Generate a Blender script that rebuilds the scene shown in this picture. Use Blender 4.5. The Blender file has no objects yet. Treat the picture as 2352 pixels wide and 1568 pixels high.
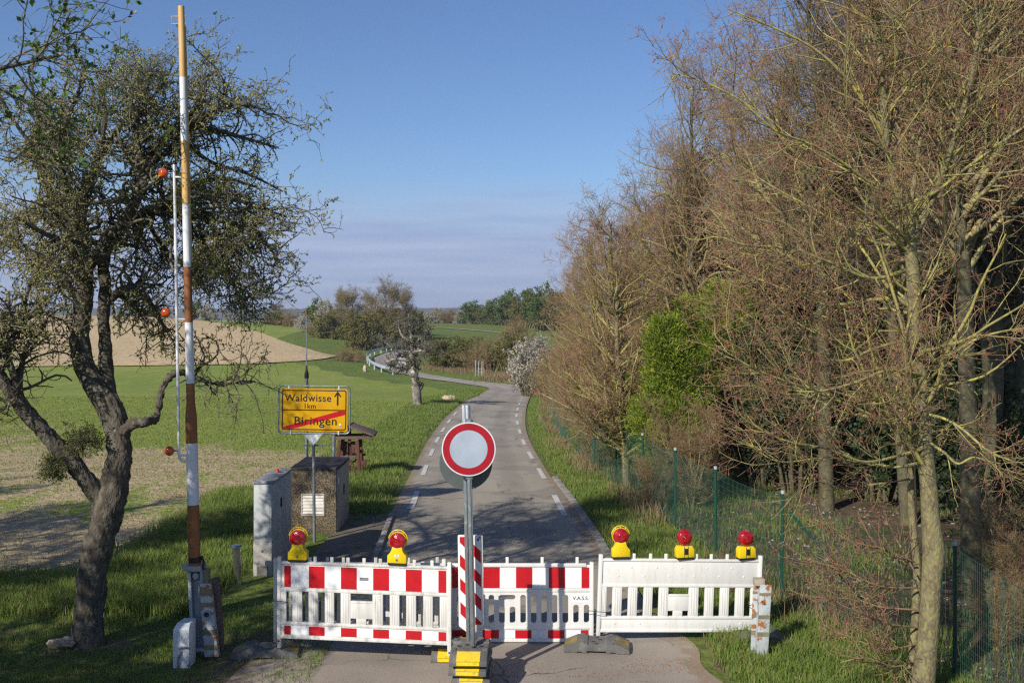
import bpy, bmesh, math, random
import numpy as np
from mathutils import Vector, Matrix, Euler
R = math.radians
random.seed(7)
SC = bpy.context.scene
COL = SC.collection
# ------------------------------------------------------------------ camera, world, sun
F, H, HOR = 2400.0, 4.05, 720.0            # measured on a 2352 px wide view of the photo
cam = bpy.data.cameras.new("camera"); camo = bpy.data.objects.new("camera", cam); COL.objects.link(camo)
camo.location = (0, 0, H); camo.rotation_euler = (R(90), 0, 0)
cam.sensor_width = 36; cam.lens = 36*F/2352; cam.shift_y = -(784-HOR)/2352
cam.clip_start = 0.1; cam.clip_end = 12000
SC.camera = camo
SUN_EL, SUN_AZ = R(32), R(36)
SUN_STRENGTH, SKY_STRENGTH, EXPOSURE = 4.3, 0.078, 0.38
world = bpy.data.worlds.new("World"); SC.world = world; world.use_nodes = True
def build_world():
    nt = world.node_tree; N = nt.nodes; L = nt.links; N.clear()
    out = N.new('ShaderNodeOutputWorld'); bg = N.new('ShaderNodeBackground'); bg.inputs[1].default_value = SKY_STRENGTH
    sky = N.new('ShaderNodeTexSky'); sky.sky_type = 'NISHITA'; sky.sun_disc = False
    sky.sun_elevation = SUN_EL; sky.sun_rotation = R(180)+SUN_AZ; sky.altitude = 300; sky.air_density = 1.0; sky.dust_density = 0.6; sky.ozone_density = 5.5
    tc = N.new('ShaderNodeTexCoord'); sep = N.new('ShaderNodeSeparateXYZ'); L.new(tc.outputs['Generated'], sep.inputs[0])
    # low bank of thin grey cloud close to the horizon
    mp = N.new('ShaderNodeMapping'); mp.inputs['Scale'].default_value = (3.5, 3.5, 26); L.new(tc.outputs['Generated'], mp.inputs[0])
    nz = N.new('ShaderNodeTexNoise'); nz.inputs['Scale'].default_value = 2.2; nz.inputs['Detail'].default_value = 6; L.new(mp.outputs[0], nz.inputs[0])
    m1 = N.new('ShaderNodeMath'); m1.operation = 'MULTIPLY_ADD'; m1.inputs[1].default_value = 0.075; L.new(nz.outputs[0], m1.inputs[0]); L.new(sep.outputs[2], m1.inputs[2])
    mr = N.new('ShaderNodeMapRange'); mr.interpolation_type = 'SMOOTHSTEP'; mr.inputs[1].default_value = 0.172; mr.inputs[2].default_value = 0.105
    mr.inputs[3].default_value = 0.0; mr.inputs[4].default_value = 0.86; L.new(m1.outputs[0], mr.inputs[0])
    mp2 = N.new('ShaderNodeMapping'); mp2.inputs['Scale'].default_value = (3, 3, 45); L.new(tc.outputs['Generated'], mp2.inputs[0])
    nz2 = N.new('ShaderNodeTexNoise'); nz2.inputs['Scale'].default_value = 2.6; nz2.inputs['Detail'].default_value = 5; L.new(mp2.outputs[0], nz2.inputs[0])
    cr = N.new('ShaderNodeMapRange'); cr.inputs[1].default_value = 0.35; cr.inputs[2].default_value = 0.7; L.new(nz2.outputs[0], cr.inputs[0])
    cm = N.new('ShaderNodeMixRGB'); cm.inputs[1].default_value = (3.25, 4.1, 6.6, 1); cm.inputs[2].default_value = (4.3, 5.0, 7.2, 1); L.new(cr.outputs[0], cm.inputs[0])
    hs = N.new('ShaderNodeHueSaturation'); hs.inputs['Hue'].default_value = .508; hs.inputs['Saturation'].default_value = 1.05; hs.inputs['Value'].default_value = 1.12; L.new(sky.outputs[0], hs.inputs['Color'])
    mx = N.new('ShaderNodeMixRGB'); L.new(mr.outputs[0], mx.inputs[0]); L.new(hs.outputs[0], mx.inputs[1]); L.new(cm.outputs[0], mx.inputs[2])
    L.new(mx.outputs[0], bg.inputs[0]); L.new(bg.outputs[0], out.inputs[0])
build_world()
sl = bpy.data.lights.new("sun", 'SUN'); sl.energy = SUN_STRENGTH; sl.angle = R(0.53); sl.color = (1.0, 0.93, 0.82)
so = bpy.data.objects.new("sun", sl); COL.objects.link(so)
sund = Vector((math.sin(SUN_AZ)*math.cos(SUN_EL), math.cos(SUN_AZ)*math.cos(SUN_EL), -math.sin(SUN_EL)))
so.rotation_euler = sund.to_track_quat('-Z', 'Y').to_euler(); so.location = (-20, -25, 30)
SC.view_settings.view_transform = 'Standard'; SC.view_settings.look = 'None'; SC.view_settings.exposure = EXPOSURE; SC.view_settings.gamma = 1
SC.cycles.max_bounces = 5; SC.cycles.diffuse_bounces = 2; SC.cycles.glossy_bounces = 2; SC.cycles.transparent_max_bounces = 8
SC.cycles.use_denoising = False; SC.cycles.sample_clamp_indirect = 2.0; SC.cycles.sample_clamp_direct = 12.0
SC.cycles.pixel_filter_type = 'BLACKMAN_HARRIS'; SC.cycles.filter_width = 1.3

def at(x, y, Z):
    return Vector(((x-1176)*Z/F, Z, H-(y-HOR)*Z/F))
# ------------------------------------------------------------------ terrain
def _ctrl():
    P = []
    for X in (-30, -14, -7, -3, 0, 3, 6, 12, 30):
        for Y in (-20, -5, 5, 12, 18, 23):
            P.append((X, Y, 0.0 if abs(X) < 20 else 0.1))
    def a(x, y, Z): v = at(x, y, Z); P.append((v.x, v.y, v.z))
    for q in [(1150,1037,34),(1120,984,45.1),(1110,952,54.7),(1165,900,86),(300,1000,39),(300,900,68),(-200,900,68),(-900,843,103),(-100,843,103),(300,843,103),
              (600,838,104),(-900,790,140),(0,790,140),(300,790,138),(300,728,190),(0,727,190),(-900,727,190),(500,742,180),(600,768,150),(700,800,130),(775,818,115),
              (520,739,205),(620,745,195),(700,900,68),(700,1000,40),(958,931,60),(1100,862,98),(1010,872,97),(930,853,108),(870,830,120),(990,792,150),(1000,775,160),
              (1060,776,165),(950,748,230),(1160,767,190),(1000,741,245),(1200,746,220),(1100,800,140),(1250,880,90),(1260,800,140)]: a(*q)
    for X, Y, z in [(9,25,-.15),(20,25,0),(10,34,-.5),(10,50,-1.0),(14,85,-2),(30,50,-.3),(30,90,-1),(40,150,1),(-60,30,-.3),(-60,68,-1),(-40,15,0),(60,30,0.5),(-120,100,-1),(-120,190,4),
                    (-60,240,1.5),(0,300,-1),(60,260,2.5),(-150,300,0),(150,300,3),(0,450,-5),(-250,450,-5),(250,450,-3),(250,100,2),(-300,100,0),(-300,0,0),(250,0,1),(0,-100,0)]:
        P.append((X, Y, z))
    return np.array(P)
_C = _ctrl()
def _phi(r2): return 0.5*r2*np.log(r2+1e-9)
def _tps():
    s = 50.0; X = _C[:, :2]/s; n = len(X)
    K = _phi(((X[:, None]-X[None])**2).sum(-1)) + np.eye(n)*2e-3
    Pm = np.c_[np.ones(n), X]; A = np.zeros((n+3, n+3)); A[:n, :n] = K; A[:n, n:] = Pm; A[n:, :n] = Pm.T
    return np.linalg.solve(A, np.r_[_C[:, 2], 0, 0, 0]), X, s
_W, _XX, _S = _tps()
def h(X, Y):
    X = np.atleast_1d(np.asarray(X, float)); Y = np.atleast_1d(np.asarray(Y, float)); sh = X.shape
    q = np.c_[X.ravel(), Y.ravel()]; out = np.zeros(len(q))
    for i in range(0, len(q), 20000):
        c = q[i:i+20000]/_S
        out[i:i+20000] = _phi(((c[:, None]-_XX[None])**2).sum(-1)) @ _W[:-3] + _W[-3] + c @ _W[-2:]
    q = np.abs(q); far = np.clip((np.maximum(q[:, 1], q[:, 0]*1.4)-300)/150, 0, 1); far = far*far*(3-2*far)
    out = out*(1-far) + far*(-5.0)
    return out.reshape(sh)
def hz(x, y): return float(h(x, y)[0])
_tab = np.r_[np.arange(4, 60, .1), np.arange(60, 420, .4)]
def G(x, y):
    """point where the line of sight through (x, y) of the measured photo meets the terrain"""
    Xs = (x-1176)*_tab/F; zs = H-(y-HOR)*_tab/F; d = zs-h(Xs, _tab)
    i = np.where(d < 0)[0]
    if len(i) == 0 or i[0] == 0: return Vector((Xs[-1], _tab[-1], 0)) if len(i) == 0 else Vector((Xs[0], _tab[0], 0))
    i = i[0]; t = d[i-1]/(d[i-1]-d[i]); Z = _tab[i-1]*(1-t)+_tab[i]*t
    X = (x-1176)*Z/F
    return Vector((X, Z, hz(X, Z)))
# ------------------------------------------------------------------ materials
def lin(r, g, b): return tuple(((c/255)/12.92 if c/255 <= .04045 else ((c/255+.055)/1.055)**2.4) for c in (r, g, b))
def new_mat(name):
    m = bpy.data.materials.new(name); m.use_nodes = True; nt = m.node_tree
    return m, nt, nt.nodes, nt.links, nt.nodes['Principled BSDF']
def mat(name, c1, c2=None, scale=5, lo=.4, hi=.6, rough=.7, metal=0, bump=0, bscale=None, c3=None, s3=20, lo3=.55, hi3=.65, detail=5, stretch=(1, 1, 1), spec=.4, transl=0, dist=.02, coat=0):
    m, nt, N, L, P = new_mat(name)
    P.inputs['Roughness'].default_value = rough; P.inputs['Metallic'].default_value = metal; P.inputs['Specular IOR Level'].default_value = spec
    if coat: P.inputs['Coat Weight'].default_value = coat
    tc = N.new('ShaderNodeTexCoord'); mp = N.new('ShaderNodeMapping'); mp.inputs['Scale'].default_value = stretch; L.new(tc.outputs['Object'], mp.inputs[0])
    def noise(s, d=detail):
        n = N.new('ShaderNodeTexNoise'); n.inputs['Scale'].default_value = s; n.inputs['Detail'].default_value = d; n.inputs['Roughness'].default_value = .6
        L.new(mp.outputs[0], n.inputs[0]); return n
    def ramp(n, a, b):
        r = N.new('ShaderNodeMapRange'); r.inputs[1].default_value = a; r.inputs[2].default_value = b; L.new(n.outputs[0], r.inputs[0]); return r
    src = None
    if c2 is not None:
        x = N.new('ShaderNodeMixRGB'); x.inputs[1].default_value = (*c1, 1); x.inputs[2].default_value = (*c2, 1); L.new(ramp(noise(scale), lo, hi).outputs[0], x.inputs[0]); src = x
        if c3 is not None:
            y = N.new('ShaderNodeMixRGB'); L.new(x.outputs[0], y.inputs[1]); y.inputs[2].default_value = (*c3, 1); L.new(ramp(noise(s3), lo3, hi3).outputs[0], y.inputs[0]); src = y
        L.new(src.outputs[0], P.inputs['Base Color'])
    else: P.inputs['Base Color'].default_value = (*c1, 1)
    if bump:
        b = N.new('ShaderNodeBump'); b.inputs['Strength'].default_value = bump; b.inputs['Distance'].default_value = dist
        L.new(noise(bscale or scale*3).outputs[0], b.inputs['Height']); L.new(b.outputs[0], P.inputs['Normal'])
    if transl:
        t = N.new('ShaderNodeBsdfTranslucent'); ms = N.new('ShaderNodeMixShader'); ms.inputs[0].default_value = transl
        if src: L.new(src.outputs[0], t.inputs[0])
        else: t.inputs[0].default_value = (*c1, 1)
        L.new(P.outputs[0], ms.inputs[1]); L.new(t.outputs[0], ms.inputs[2]); L.new(ms.outputs[0], N['Material Output'].inputs[0])
    return m
M = {}
M['white_plastic'] = mat('white_plastic', (.72,.72,.69), (.63,.63,.59), 6, .45, .75, .45, c3=(.46,.43,.36), s3=9, lo3=.60, hi3=.85, stretch=(2.2,2.2,.35))
M['dirty_plastic'] = mat('dirty_plastic', (.66,.66,.63), (.52,.51,.47), 5, .4, .7, .5, c3=(.33,.30,.24), s3=7, lo3=.54, hi3=.76, stretch=(2.4,2.4,.35))
M['foil_white'] = mat('foil_white', (.78,.80,.82), (.70,.72,.75), 4, .4, .7, .35)
M['foil_red'] = mat('foil_red', (.50,.010,.018), (.40,.008,.014), 5, .4, .7, .35)
M['foil_yellow'] = mat('foil_yellow', (.62,.34,.003), (.52,.27,.003), 4, .4, .7, .35)
M['black_paint'] = mat('black_paint', (.012,.012,.012), rough=.5)
M['sign_rim'] = mat('sign_rim', (.62,.66,.70), rough=.4)
M['galv'] = mat('galvanised_steel', (.30,.33,.35), (.21,.235,.25), 12, .4, .6, .42, metal=.6, c3=(.42,.44,.46), s3=30, stretch=(1,1,.4))
M['galv_dark'] = mat('grey_sign_back', (.11,.13,.13), (.09,.105,.11), 4, rough=.5, metal=.2)
M['rubber'] = mat('recycled_rubber', (.10,.10,.095), (.17,.165,.15), 9, .4, .7, .85, bump=.4, bscale=60, c3=(.24,.23,.21), s3=18, lo3=.6, hi3=.8)
M['yellow_worn'] = mat('worn_yellow_foil', (.68,.46,.05), (.80,.58,.02), 6, .4, .6, .5, c3=(.26,.21,.09), s3=22, lo3=.58, hi3=.72)
M['lamp_yellow'] = mat('lamp_yellow', (.78,.56,.006), (.68,.48,.01), 8, .4, .7, .35)
M['lens_red'] = mat('lens_red', (.40,.004,.008), (.28,.003,.006), 30, .4, .6, .08, spec=.8, coat=.6, bump=.15, bscale=60)
M['lens_amber'] = mat('lens_amber', (.62,.10,.012), (.45,.06,.01), 25, .4, .6, .12, spec=.8)
M['dark_metal'] = mat('dark_metal', (.03,.03,.03), rough=.5, metal=.4)
M['cabinet_grey'] = mat('cabinet_grey', (.46,.49,.50), (.38,.40,.41), 3, .35, .7, .6, c3=(.28,.29,.28), s3=6, lo3=.58, hi3=.8)
M['lid_lichen'] = mat('weathered_lid', (.26,.27,.29), (.14,.15,.17), 14, .42, .6, .9, bump=.4, c3=(.42,.43,.44), s3=40, lo3=.58, hi3=.66)
M['concrete'] = mat('pale_concrete', (.46,.44,.40), (.36,.34,.31), 7, .4, .65, .9, bump=.3, c3=(.22,.21,.18), s3=16, lo3=.6, hi3=.75)
M['kerb_stone'] = mat('weathered_kerb', (.31,.29,.255), (.20,.185,.155), 5, .4, .65, .95, bump=.4, c3=(.11,.11,.07), s3=9, lo3=.58, hi3=.7)
M['pebble'] = mat('exposed_aggregate', (.30,.225,.13), (.065,.055,.045), 38, .40, .56, .9, bump=1.0, bscale=60, c3=(.50,.43,.31), s3=48, lo3=.60, hi3=.66)
M['slate'] = mat('dark_flat_roof', (.045,.047,.055), (.11,.10,.09), 7, .5, .75, .9, bump=.4, c3=(.16,.14,.11), s3=30, lo3=.6, hi3=.7)
M['door_grey'] = mat('grey_metal_door', (.40,.38,.34), (.31,.30,.27), 3, .4, .7, .6, stretch=(1,1,.3))
M['alu'] = mat('aluminium_louvre', (.62,.60,.57), (.5,.47,.42), 8, rough=.45, metal=.3)
M['wood_brown'] = mat('stained_wood', (.12,.045,.030), (.075,.032,.024), 9, .4, .65, .8, stretch=(4,4,.5), bump=.4, c3=(.22,.15,.12), s3=20, lo3=.62, hi3=.74)
M['wood_grey'] = mat('weathered_boards', (.17,.125,.105), (.09,.06,.05), 9, .4, .6, .9, stretch=(6,1,3), bump=.5, c3=(.28,.25,.23), s3=16, lo3=.6, hi3=.75)
M['rusty'] = mat('rusty_painted_steel', (.44,.49,.50), (.36,.40,.42), 7, .4, .6, .6, c3=(.30,.115,.035), s3=11, lo3=.54, hi3=.60)
M['olive_band'] = mat('faded_olive_band', (.22,.19,.12), (.17,.15,.10), 8, rough=.7)
M['stand_grey'] = mat('faded_grey_steel', (.30,.33,.36), (.22,.25,.28), 6, .4, .65, .6, c3=(.22,.09,.035), s3=13, lo3=.62, hi3=.68)
M['boom_orange'] = mat('faded_orange_paint', (.62,.40,.15), (.56,.31,.10), 8, .4, .7, .5, c3=(.34,.13,.05), s3=18, lo3=.64, hi3=.7, stretch=(1,1,.25))
M['boom_brown'] = mat('faded_rust_brown_paint', (.30,.115,.035), (.22,.08,.03), 9, .4, .65, .6, c3=(.10,.04,.02), s3=16, lo3=.64, hi3=.7, stretch=(1,1,.25))  # lower bands: the faded orange with shade put in as a darker brown
M['boom_white'] = mat('faded_white_paint', (.74,.75,.77), (.64,.65,.68), 8, .4, .7, .5, c3=(.25,.24,.23), s3=22, lo3=.68, hi3=.74, stretch=(1,1,.3))
M['guard'] = mat('guardrail_steel', (.50,.55,.60), (.42,.47,.52), 2, rough=.4, metal=.3)
M['fence_green'] = mat('green_coated_wire', (.008,.065,.042), (.010,.05,.035), 9, rough=.4)
M['fence_wire'] = mat('green_mesh_wire', (.045,.125,.09), rough=.45)
M['cap'] = mat('white_post_cap', (.38,.41,.43), rough=.5)
M['old_wood'] = mat('bleached_post_wood', (.40,.34,.27), (.26,.21,.16), 6, rough=.9)
M['stone'] = mat('pale_limestone', (.50,.42,.30), (.34,.27,.18), 5, rough=.95, bump=.5)
M['chips'] = mat('limestone_chips', (.30,.27,.23), (.17,.15,.12), 3, rough=.95)
M['blossom'] = mat('white_blossom', (.52,.49,.41), (.38,.35,.28), 3, rough=.8, transl=.3)
# bark and leaves
M['bark_fruit'] = mat('fruit_tree_bark', (.085,.070,.052), (.16,.145,.115), 12, .42, .62, .95, bump=1.0, bscale=26, c3=(.23,.22,.17), s3=18, lo3=.60, hi3=.68, stretch=(1,1,.45), dist=.05)
M['twig_fruit'] = mat('fruit_tree_twig', (.10,.085,.055), (.20,.18,.12), 20, .4, .6, .9)
M['bud_fruit'] = mat('opening_leaf_buds', (.32,.32,.09), (.40,.39,.16), 6, .4, .6, .8, c3=(.19,.23,.05), s3=9, lo3=.55, hi3=.65, transl=.25)
M['mistletoe'] = mat('mistletoe_leaf', (.13,.15,.025), (.075,.10,.02), 5, .4, .6, .7, transl=.2)
M['leaf_fresh'] = mat('fresh_leaf', (.10,.20,.02), (.06,.12,.018), 5, .4, .6, .6, transl=.35)
M['flower_pink'] = mat('faded_flower', (.42,.31,.20), rough=.8, transl=.3)
M['bark_pale'] = mat('smooth_bark_with_lichen', (.135,.112,.068), (.20,.175,.10), 12, .42, .58, .9, bump=.9, bscale=40, c3=(.27,.245,.085), s3=34, lo3=.47, hi3=.66, stretch=(1,1,.6), dist=.02)
M['limb_lichen'] = mat('yellow_lichen_limb', (.32,.29,.10), (.20,.175,.10), 10, .42, .6, .9, c3=(.42,.36,.07), s3=16, lo3=.52, hi3=.62)
M['limb_brown'] = mat('brown_limb', (.25,.215,.10), (.17,.14,.08), 8, .4, .6, .9, c3=(.38,.34,.10), s3=12, lo3=.54, hi3=.62)
M['twig_red'] = mat('reddish_twig', (.29,.165,.10), (.20,.125,.072), 5, .4, .6, .8, c3=(.29,.26,.10), s3=3, lo3=.5, hi3=.6)
M['twig_yellow'] = mat('yellowish_twig', (.29,.22,.10), (.22,.155,.085), 4, .4, .6, .8, c3=(.28,.155,.10), s3=1.6, lo3=.45, hi3=.58)
M['bud_red'] = mat('red_bud', (.33,.125,.09), rough=.7)
M['twig_olive'] = mat('olive_twig', (.22,.17,.075), (.165,.125,.06), 3, .4, .6, .8)
M['bud_olive'] = mat('olive_bud', (.30,.25,.08), rough=.7)
M['bark_dark'] = mat('dark_wood_bark', (.075,.068,.045), (.12,.11,.06), 7, .4, .6, .95, bump=.8, bscale=20, c3=(.15,.15,.05), s3=9, lo3=.58, hi3=.68)
M['twig_dark'] = mat('dark_twig', (.13,.105,.06), (.09,.075,.045), 5, rough=.9)
M['leaf_olive'] = mat('olive_leaf', (.115,.125,.022), (.155,.14,.035), 1.2, .4, .6, .8, c3=(.20,.145,.03), s3=2.2, lo3=.58, hi3=.66, transl=.25)
M['leaf_green'] = mat('spring_green_leaf', (.075,.125,.022), (.105,.15,.03), 1.5, .4, .6, .8, transl=.25)
M['leaf_dark'] = mat('dark_ivy_leaf', (.030,.055,.014), (.018,.036,.010), 3, .4, .6, .6, transl=.1)
M['leaf_thuja'] = mat('thuja_frond', (.17,.24,.016), (.09,.15,.014), 3.5, .4, .6, .7, c3=(.33,.36,.03), s3=5, lo3=.50, hi3=.62, transl=.2)
M['grass'] = mat('grass_blade', (.205,.285,.050), (.145,.22,.040), 1.3, .35, .65, .6, c3=(.33,.36,.10), s3=3.5, lo3=.55, hi3=.7, transl=.35)
M['grass_lush'] = mat('broad_weed_leaf', (.07,.13,.025), (.05,.095,.02), 3, .4, .6, .6, transl=.25)
M['grass_crop'] = mat('crop_blade', (.26,.32,.055), (.21,.28,.05), .6, .4, .6, .6, transl=.35)
M['grass_dry'] = mat('dry_grass', (.30,.215,.12), (.21,.145,.085), 3, .4, .6, .9, transl=.2)
M['litter'] = mat('bud_scale_litter', (.30,.14,.05), (.24,.12,.05), 5, rough=.95)
# ------------------------------------------------------------------ mesh helpers
def mesh_np(name, V, polys, mats, midx=None, smooth=False):
    """polys: list of (array (n,k), material index)"""
    me = bpy.data.meshes.new(name); V = np.asarray(V, np.float32)
    me.vertices.add(len(V)); me.vertices.foreach_set('co', V.ravel())
    loops = np.concatenate([p.ravel() for p, _ in polys]).astype(np.int32)
    tot = np.concatenate([np.full(len(p), p.shape[1]) for p, _ in polys]).astype(np.int32)
    mi = np.concatenate([np.full(len(p), i) for p, i in polys]).astype(np.int32)
    me.loops.add(len(loops)); me.loops.foreach_set('vertex_index', loops)
    me.polygons.add(len(tot)); me.polygons.foreach_set('loop_start', np.r_[0, np.cumsum(tot)[:-1]].astype(np.int32))
    me.polygons.foreach_set('material_index', mi)
    if smooth: me.polygons.foreach_set('use_smooth', np.ones(len(tot), bool))
    for m in mats: me.materials.append(m)
    me.update(calc_edges=True)
    return me
def link(name, me, parent=None, loc=None, rot=None):
    o = bpy.data.objects.new(name, me); COL.objects.link(o)
    if parent: o.parent = parent
    if loc is not None: o.location = loc
    if rot is not None: o.rotation_euler = rot
    return o
def tag(o, label=None, cat=None, group=None, kind=None):
    if label: o['label'] = label
    if cat: o['category'] = cat
    if group: o['group'] = group
    if kind: o['kind'] = kind
    return o
def thing(name, label, cat, loc, rz=0, group=None, rot=None):
    o = bpy.data.objects.new(name, None); COL.objects.link(o); o.location = loc; o.rotation_euler = rot or (0, 0, rz)
    o.empty_display_size = .2
    return tag(o, label, cat, group)
def copy_tree(o, parent=None):
    c = o.copy(); COL.objects.link(c); c.parent = parent
    for ch in list(o.children): copy_tree(ch, c)
    return c
class MB:
    def __init__(s): s.v = []; s.f = []; s.m = []
    def add(s, vs, fs, mi=0):
        b = len(s.v); s.v += [tuple(v) for v in vs]; s.f += [tuple(i+b for i in f) for f in fs]; s.m += [mi]*len(fs); return s
    def box(s, x0, x1, y0, y1, z0, z1, mi=0, M_=None):
        vs = [Vector((x, y, z)) for z in (z0, z1) for y in (y0, y1) for x in (x0, x1)]
        if M_: vs = [M_ @ v for v in vs]
        return s.add(vs, [(0,2,3,1),(4,5,7,6),(0,1,5,4),(2,6,7,3),(0,4,6,2),(1,3,7,5)], mi)
    def prism(s, pts, y0, y1, mi=0, M_=None):
        """polygon in XZ (counter-clockwise seen from -Y) extruded y0..y1"""
        n = len(pts); vs = [Vector((p[0], y0, p[1])) for p in pts]+[Vector((p[0], y1, p[1])) for p in pts]
        if M_: vs = [M_ @ v for v in vs]
        fs = [tuple(range(n)), tuple(range(2*n-1, n-1, -1))]+[(i, i+n, (i+1) % n+n, (i+1) % n) for i in range(n)]
        return s.add(vs, fs, mi)
    def tube(s, pts, rs, n=10, mi=0, cap=True):
        pts = [Vector(p) for p in pts]
        if not hasattr(rs, '__len__'): rs = [rs]*len(pts)
        b = len(s.v); prev = None
        for i, p in enumerate(pts):
            t = (pts[min(i+1, len(pts)-1)]-pts[max(i-1, 0)]).normalized()
            if prev is None: u = t.orthogonal().normalized()
            else: u = (prev-t*prev.dot(t)).normalized()
            prev = u; w = t.cross(u)
            for k in range(n):
                a = 2*math.pi*k/n; s.v.append(tuple(p+(u*math.cos(a)+w*math.sin(a))*rs[i]))
        for i in range(len(pts)-1):
            for k in range(n):
                s.f.append((b+i*n+k, b+i*n+(k+1) % n, b+(i+1)*n+(k+1) % n, b+(i+1)*n+k)); s.m.append(mi)
        if cap:
            s.f.append(tuple(b+k for k in range(n))[::-1]); s.m.append(mi)
            s.f.append(tuple(b+(len(pts)-1)*n+k for k in range(n))); s.m.append(mi)
        return s
    def build(s, name, mats, parent=None, loc=None, rot=None, smooth=False, bevel=0, seg=2):
        me = bpy.data.meshes.new(name); me.from_pydata(s.v, [], s.f)
        if not isinstance(mats, (list, tuple)): mats = [mats]
        for m in mats: me.materials.append(m)
        me.polygons.foreach_set('material_index', s.m)
        bm = bmesh.new(); bm.from_mesh(me); bmesh.ops.recalc_face_normals(bm, faces=bm.faces)
        if bevel:
            bmesh.ops.bevel(bm, geom=[e for e in bm.edges if e.is_manifold and e.calc_face_angle(0) > .6], offset=bevel, segments=seg, affect='EDGES', profile=.5, clamp_overlap=True)
            smooth = True
        bm.to_mesh(me); bm.free()
        if smooth:
            me.polygons.foreach_set('use_smooth', [True]*len(me.polygons))
            try: me.set_sharp_from_angle(angle=R(38))
            except Exception: pass
        me.update()
        return link(name, me, parent, loc, rot)
def disc_pts(cx, cz, r, n=48): return [(cx+r*math.cos(2*math.pi*i/n), cz+r*math.sin(2*math.pi*i/n)) for i in range(n)]
def text(name, body, size, m, parent, loc, squeeze=1.0, space=1.0):
    c = bpy.data.curves.new(name, 'FONT'); c.body = body; c.size = size; c.extrude = .0008; c.align_x = 'CENTER'; c.align_y = 'CENTER'; c.space_character = space; c.offset = size*.008
    o = bpy.data.objects.new(name, c); COL.objects.link(o)
    dg = bpy.context.evaluated_depsgraph_get(); me = bpy.data.meshes.new_from_object(o.evaluated_get(dg)); bpy.data.objects.remove(o)
    me.transform(Matrix.Rotation(R(90), 4, 'X') @ Matrix.Scale(squeeze, 4, (1, 0, 0))); me.materials.clear(); me.materials.append(m)
    return link(name, me, parent, loc)
# ------------------------------------------------------------------ ground sheets
def dist_poly(X, Y, pts):
    """signed x-offset from a polyline given as [(x, y)] ordered by y"""
    p = np.array(pts); return X-np.interp(Y, p[:, 1], p[:, 0])
PAIRS = [((300,1900),(2300,1900)),((520,1568),(1660,1568)),((640,1480),(1595,1480)),((790,1390),(1480,1390)),((850,1290),(1402,1290)),((893,1190),(1333,1190)),
 ((938,1100),(1268,1100)),((963,1050),(1237,1050)),((983,1013),(1217,1013)),((1003,985),(1208,985)),((1022,962),(1207,962)),((1050,937),(1209,940)),
 ((1085,915),(1216,917)),((1110,903),(1221,903)),((1122,896),(1214,893)),((1116,890),(1183,886)),((1071,883),(1123,880)),((1023,876),(1060,873)),((975,870),(1005,865)),
 ((943,863),(968,857)),((903,855),(935,849)),((875,844),(917,841)),((857,834),(911,834)),((853,828),(913,829)),((861,822),(917,825)),((883,814),(927,817)),
 ((927,802),(945,809)),((963,795),(975,801)),((1000,788),(1002,794.5))]
def catmull(P, n):
    P = np.asarray(P, float); Q = np.vstack([2*P[0]-P[1], P, 2*P[-1]-P[-2]]); out = []
    for i in range(1, len(Q)-2):
        t = np.linspace(0, 1, n, endpoint=False)[:, None]; a, b, c, d = Q[i-1], Q[i], Q[i+1], Q[i+2]
        out.append(.5*((2*b)+(-a+c)*t+(2*a-5*b+4*c-d)*t*t+(-a+3*b-3*c+d)*t**3))
    out.append(P[-1:]); return np.vstack(out)
LW = catmull([G(*p[0])[:2] for p in PAIRS], 8); RW = catmull([G(*p[1])[:2] for p in PAIRS], 8)
NEARL = LW[:8*13]; NEARR = RW[:8*13]            # straight part, ordered by depth
def off_near(Y): return .010+.0007*np.maximum(Y-15, 0)
def strip(name, A, B, m, off, nx=6, label=None, cat=None):
    A = np.asarray(A); B = np.asarray(B); t = np.linspace(0, 1, nx+1)
    P = A[:, None, :]*(1-t[None, :, None])+B[:, None, :]*t[None, :, None]
    z = h(P[..., 0], P[..., 1])+off(P[..., 1]); V = np.dstack([P, z]).reshape(-1, 3)
    n = len(A); i, j = np.meshgrid(np.arange(n-1), np.arange(nx), indexing='ij'); a = (i*(nx+1)+j).ravel()
    me = mesh_np(name, V, [(np.c_[a, a+1, a+nx+2, a+nx+1], 0)], [m], smooth=True)
    at_ = me.attributes.new('across', 'FLOAT', 'POINT'); at_.data.foreach_set('value', np.tile(t, n).astype(np.float32))
    return tag(link(name, me), kind='structure')
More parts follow.
